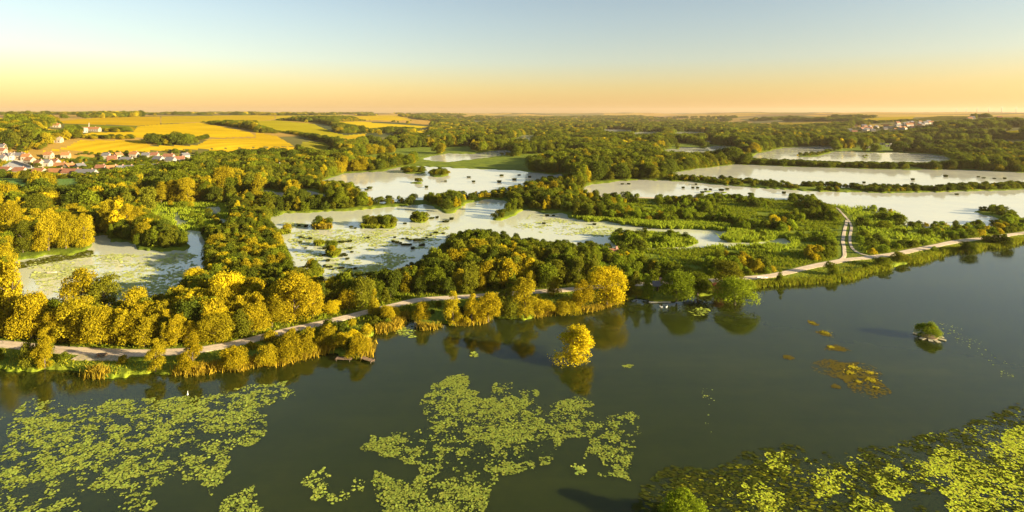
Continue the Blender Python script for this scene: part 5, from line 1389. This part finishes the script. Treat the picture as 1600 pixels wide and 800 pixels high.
# pointed pavilion, masts
px, py = 437, 273; x, y, z = at(px, py); e = link('pavilion', None); e.location = (x, y, .6); tag(e, 'white tent pavilion with a sharp spire beside the pale road', 'pavilion')
n = 16; V = []
for r, zz in ((7.0, 3.0), (3.4, 4.2), (1.2, 6.5), (0.15, 9.5)):
    V += [(r * math.cos(2 * math.pi * i / n), r * math.sin(2 * math.pi * i / n), zz) for i in range(n)]
Fa = [(k * n + i, k * n + (i + 1) % n, (k + 1) * n + (i + 1) % n, (k + 1) * n + i) for k in range(3) for i in range(n)]
mesh_obj('canopy', V, Fa, M['canvas'], e)
for i in range(8):
    a = i * math.pi / 4; v, f = tube((6.6 * math.cos(a), 6.6 * math.sin(a), -.4), (6.6 * math.cos(a), 6.6 * math.sin(a), 3.05), .12, .12, 6); mesh_obj('post', v, f, M['steel'], e)
def mast(px, py, hp, label, lattice):
    x, y, z = at(px, py); H = hp * y / F; e = link('mast', None); e.location = (x, y, z); tag(e, label, 'mast')
    r = 0.9 if lattice else .25
    if lattice:
        for i in range(3):
            a = i * 2.09; v, f = tube((r * math.cos(a), r * math.sin(a), -.5), (.2 * math.cos(a), .2 * math.sin(a), H), .2, .12, 5); mesh_obj('leg', v, f, M['steel'], e)
        P = []
        for k in range(10):
            t = k / 10; rr = r + (.2 - r) * t
            for i in range(3):
                a, b = i * 2.09, (i + 1) * 2.09; P.append(tube((rr * math.cos(a), rr * math.sin(a), H * t), (rr * .9 * math.cos(b), rr * .9 * math.sin(b), H * (t + .1)), .08, .08, 4))
        v, f = join(P); mesh_obj('bracing', v, f, M['steel'], e)
    else:
        v, f = tube((0, 0, -.4), (0, 0, H), r, r * .5, 7); mesh_obj('pole', v, f, M['backlit_paint'], e)
        v, f = box(-.8, .8, -.15, .15, H - .3, H); mesh_obj('lamp_head', v, f, M['steel'], e)
mast(139, 203, 11, 'tall thin mast rising beside the farm barn in the fields', True)
mast(449.5, 264, 15, 'pale slender pole among the golden trees behind the pavilion', False)
mast(461, 262, 11, 'shorter pale pole right of the slender one', False)

# wind turbines
def turbine(px, hub, label, rot):
    y = 8600.0; x = (px - HX) / F * y; z0 = float(hill_h(np.array(x), np.array(y)))
    zh = CAM_H + (HY - hub) / F * y
    e = link('wind_turbine', None); e.location = (x, y, z0); e.rotation_euler.z = 0.3; tag(e, label, 'wind turbine', 'wind turbines on the ridge')
    H = zh - z0
    v, f = tube((0, 0, -3), (0, 0, H), 5.0, 3.6, 10); mesh_obj('tower', v, f, M['backlit_paint'], e)
    v, f = box(-2, 2, -6, 5, H - 2.4, H + 2.4); mesh_obj('nacelle', v, f, M['backlit_paint'], e)
    v, f = tube((0, -6.1, H), (0, -9, H), 2.2, 1.0, 10); mesh_obj('hub', v, f, M['backlit_paint'], e)
    Lb = 38
    bv = [(-1.6, 0, 0), (1.6, 0, 0), (4.2, 0.3, 7), (2.6, .2, 22), (.9, 0, Lb), (-.5, 0, Lb), (-1.6, 0, 7)]
    bv2 = bv + [(a, b + .9 * (1 - c / (Lb * 1.05)), c) for a, b, c in bv]; n = len(bv)
    bf = [tuple(range(n)), tuple(range(2 * n - 1, n - 1, -1))] + [(i, i + n, (i + 1) % n + n, (i + 1) % n) for i in range(n)]
    me = bpy.data.meshes.new('blade'); me.from_pydata(bv2, [], bf); me.materials.append(M['backlit_paint'])
    for i in range(3):
        b = link('blade', me, e); b.location = (0, -7.6, H); b.rotation_euler = (0, rot + i * 2.0944, 0)
for i, (px, hub, rot) in enumerate([(1494, 170.6, .05), (1509.5, 170.4, .1), (1526.5, 169.6, .5), (1544.5, 169.6, .2), (1565, 168.4, 1.05), (1587.5, 168.3, .15)]):
    turbine(px, hub, ['leftmost', 'second from the left', 'third from the left', 'fourth from the left', 'fifth from the left', 'rightmost'][i] + ' of six wind turbines on the hazy ridge', rot)

# boats, jetties, bench, edging, swans
def boat(px, py, length, rot, z, m, label):
    x, y, zz = at(px, py); e = link('rowing_boat', None); e.location = (x, y, z); e.rotation_euler.z = rot; tag(e, label, 'boat')
    S = 9; V = []
    for i in range(S):
        t = i / (S - 1); xx = (t - .5) * length; b = length * .19 * math.sin(math.pi * (0.08 + .9 * t ** .85)) ** .6
        sh = .42 + .12 * (2 * t - 1) ** 2
        V += [(xx, -b, sh), (xx, -b * .7, .08), (xx, 0, 0), (xx, b * .7, .08), (xx, b, sh), (xx, b * .86, sh - .02), (xx, 0, .12), (xx, -b * .86, sh - .02)]
    Fa = [(8 * i + k, 8 * (i + 1) + k, 8 * (i + 1) + (k + 1) % 8, 8 * i + (k + 1) % 8) for i in range(S - 1) for k in range(8)] + [tuple(range(7, -1, -1)), tuple(range(8 * (S - 1), 8 * S))]
    mesh_obj('hull', V, Fa, m, e)
    for t in (-.18, .15):
        v, f = box(t * length - .12, t * length + .12, -length * .155, length * .155, .28, .32); mesh_obj('seat', v, f, M['wood'], e)
    return e
boat(81, 427, 2.6, 0.35, 0.0, M['white'], 'small pale rowing boat floating on the algae covered pond')
boat(1191.5, 438.6, 3.0, 0.12, 0.62, M['carwhite'], 'white rowing boat pulled up on the grass beside the path')
def jetty(px, py, rot, label):
    x, y, _ = at(px, py); e = link('jetty', None); e.location = (x, y, 0); e.rotation_euler.z = rot; tag(e, label, 'jetty')
    v, f = box(-.19, .19, -.55, .55, 0.36, 0.41)
    me = bpy.data.meshes.new('plank'); me.from_pydata(v, [], f); me.materials.append(M['wood'])
    for i in range(8):
        o = link('plank', me, e); o.location = (i * .42 - 1.5, 0, 0.01 * (i % 3)); o.rotation_euler.z = random.uniform(-.04, .04)
    for xx in (-1.4, 1.4):
        for yy in (-.45, .45):
            v, f = tube((xx, yy, -.6), (xx, yy, .55), .08, .08, 6); mesh_obj('post', v, f, M['bark'], e)
jetty(537, 563, 3.05, 'plank jetty on the left side of the small headland')
jetty(574, 564, -0.55, 'plank jetty on the right side of the small headland')
x, y, _ = at(158.5, 563); e = link('picnic_table', None); e.location = (x, y, .62); e.rotation_euler.z = .1; tag(e, 'brown wooden picnic table on the grass beside the lay-by', 'picnic table')
for nm, b in (('table_top', (-.9, .9, -.38, .38, .70, .76)), ('seat', (-.9, .9, -.85, -.58, .42, .47)), ('seat', (-.9, .9, .58, .85, .42, .47)), ('leg', (-.65, -.55, -.7, .7, .30, .38)), ('leg', (.55, .65, -.7, .7, .30, .38)),
              ('post', (-.64, -.56, -.3, .3, -.2, .70)), ('post', (.56, .64, -.3, .3, -.2, .70))):
    v, f = box(*b); mesh_obj(nm, v, f, M['wood'], e)
x, y, _ = at(1031, 472.6); v, f = box(-2.9, 2.9, -.2, .2, -.3, .22); o = mesh_obj('bank_edging', v, f, M['concrete']); o.location = (x, y, 0); tag(o, 'pale concrete edging of the lawn below the brick hut', 'edging')
def swan(px, py, rot, label):
    x, y, _ = at(px, py); e = link('swan', None); e.location = (x, y, 0); e.rotation_euler.z = rot; e.scale = (.6, .6, .6); tag(e, label, 'swan')
    st = [((-.62, 0, .34), .02), ((-.42, 0, .24), .17), ((-.1, 0, .2), .25), ((.2, 0, .2), .21), ((.38, 0, .3), .10), ((.46, 0, .5), .06), ((.42, 0, .72), .05), ((.46, 0, .86), .055), ((.54, 0, .9), .06), ((.62, 0, .87), .03)]
    k = 8; V = []
    for i, (p, r) in enumerate(st):
        a = Vector(st[max(0, i - 1)][0]); b = Vector(st[min(len(st) - 1, i + 1)][0]); d = (b - a).normalized(); s = Vector((0, 1, 0)); u = s.cross(d)
        for j in range(k):
            t = 2 * math.pi * j / k; V.append(tuple(Vector(p) + s * (r * math.cos(t)) + u * (r * math.sin(t))))
    Fa = [(i * k + j, i * k + (j + 1) % k, (i + 1) * k + (j + 1) % k, (i + 1) * k + j) for i in range(len(st) - 1) for j in range(k)] + [tuple(range(k))[::-1], tuple(range((len(st) - 1) * k, len(st) * k))]
    mesh_obj('body', V, Fa, M['feather'], e, smooth=True)
    v, f = tube((.61, 0, .87), (.74, 0, .83), .028, .008, 6); mesh_obj('beak', v, f, M['beak'], e)
swan(1033, 480.5, 2.8, 'white swan left of two swimming off the hut lawn')
swan(1041.5, 480.5, .6, 'white swan right of two swimming off the hut lawn')
swan(293, 617, 2.0, 'white swan on the lake in front of the waterside cone pair')
# pale wall at the yard edge
a_, b_ = at(21, 252), at(49, 263)
o = mesh_obj('yard_wall', *box(0, math.hypot(b_[0] - a_[0], b_[1] - a_[1]), -.2, .2, 0, 1.9), M['white']); o.location = (a_[0], a_[1], .5); o.rotation_euler.z = math.atan2(b_[1] - a_[1], b_[0] - a_[0])
tag(o, 'whitewashed wall along the upper edge of the paved yard', 'wall')

# ------------------------------------------------------------------ tell look-alikes of one spot apart by their order from the left
ORD = ['leftmost', 'second from left', 'third from left', 'fourth from left', 'fifth from left', 'sixth from left', 'seventh from left', 'eighth from left', 'ninth from left', 'tenth from left', 'eleventh from left', 'twelfth from left']
same = {}
for o in COL.objects:
    if o.parent is None and 'category' in o and 'kind' not in o: same.setdefault(o['label'], []).append(o)
for lb, os_ in same.items():
    if 1 < len(os_) <= 12:
        os_.sort(key=lambda o: o.location.x / o.location.y)
        for i, o in enumerate(os_): o['label'] = '%s, %s' % (lb, 'rightmost' if i == len(os_) - 1 else ORD[i])

# ------------------------------------------------------------------ haze over the valley
v, f = box(-32000, 32000, -400, 17000, -4, 210)
hm = bpy.data.materials.new('haze'); hm.use_nodes = True
hn, hl = hm.node_tree.nodes, hm.node_tree.links
hn.remove(hn['Principled BSDF'])
pv = hn.new('ShaderNodeVolumePrincipled'); pv.inputs['Color'].default_value = (0.86, 0.70, 0.50, 1); pv.inputs['Density'].default_value = 0.000042; pv.inputs['Anisotropy'].default_value = 0.2
hl.new(pv.outputs[0], hn['Material Output'].inputs['Volume'])
o = mesh_obj('haze', v, f, hm); tag(o, 'pale evening haze hanging over the valley', 'haze', kind='stuff')
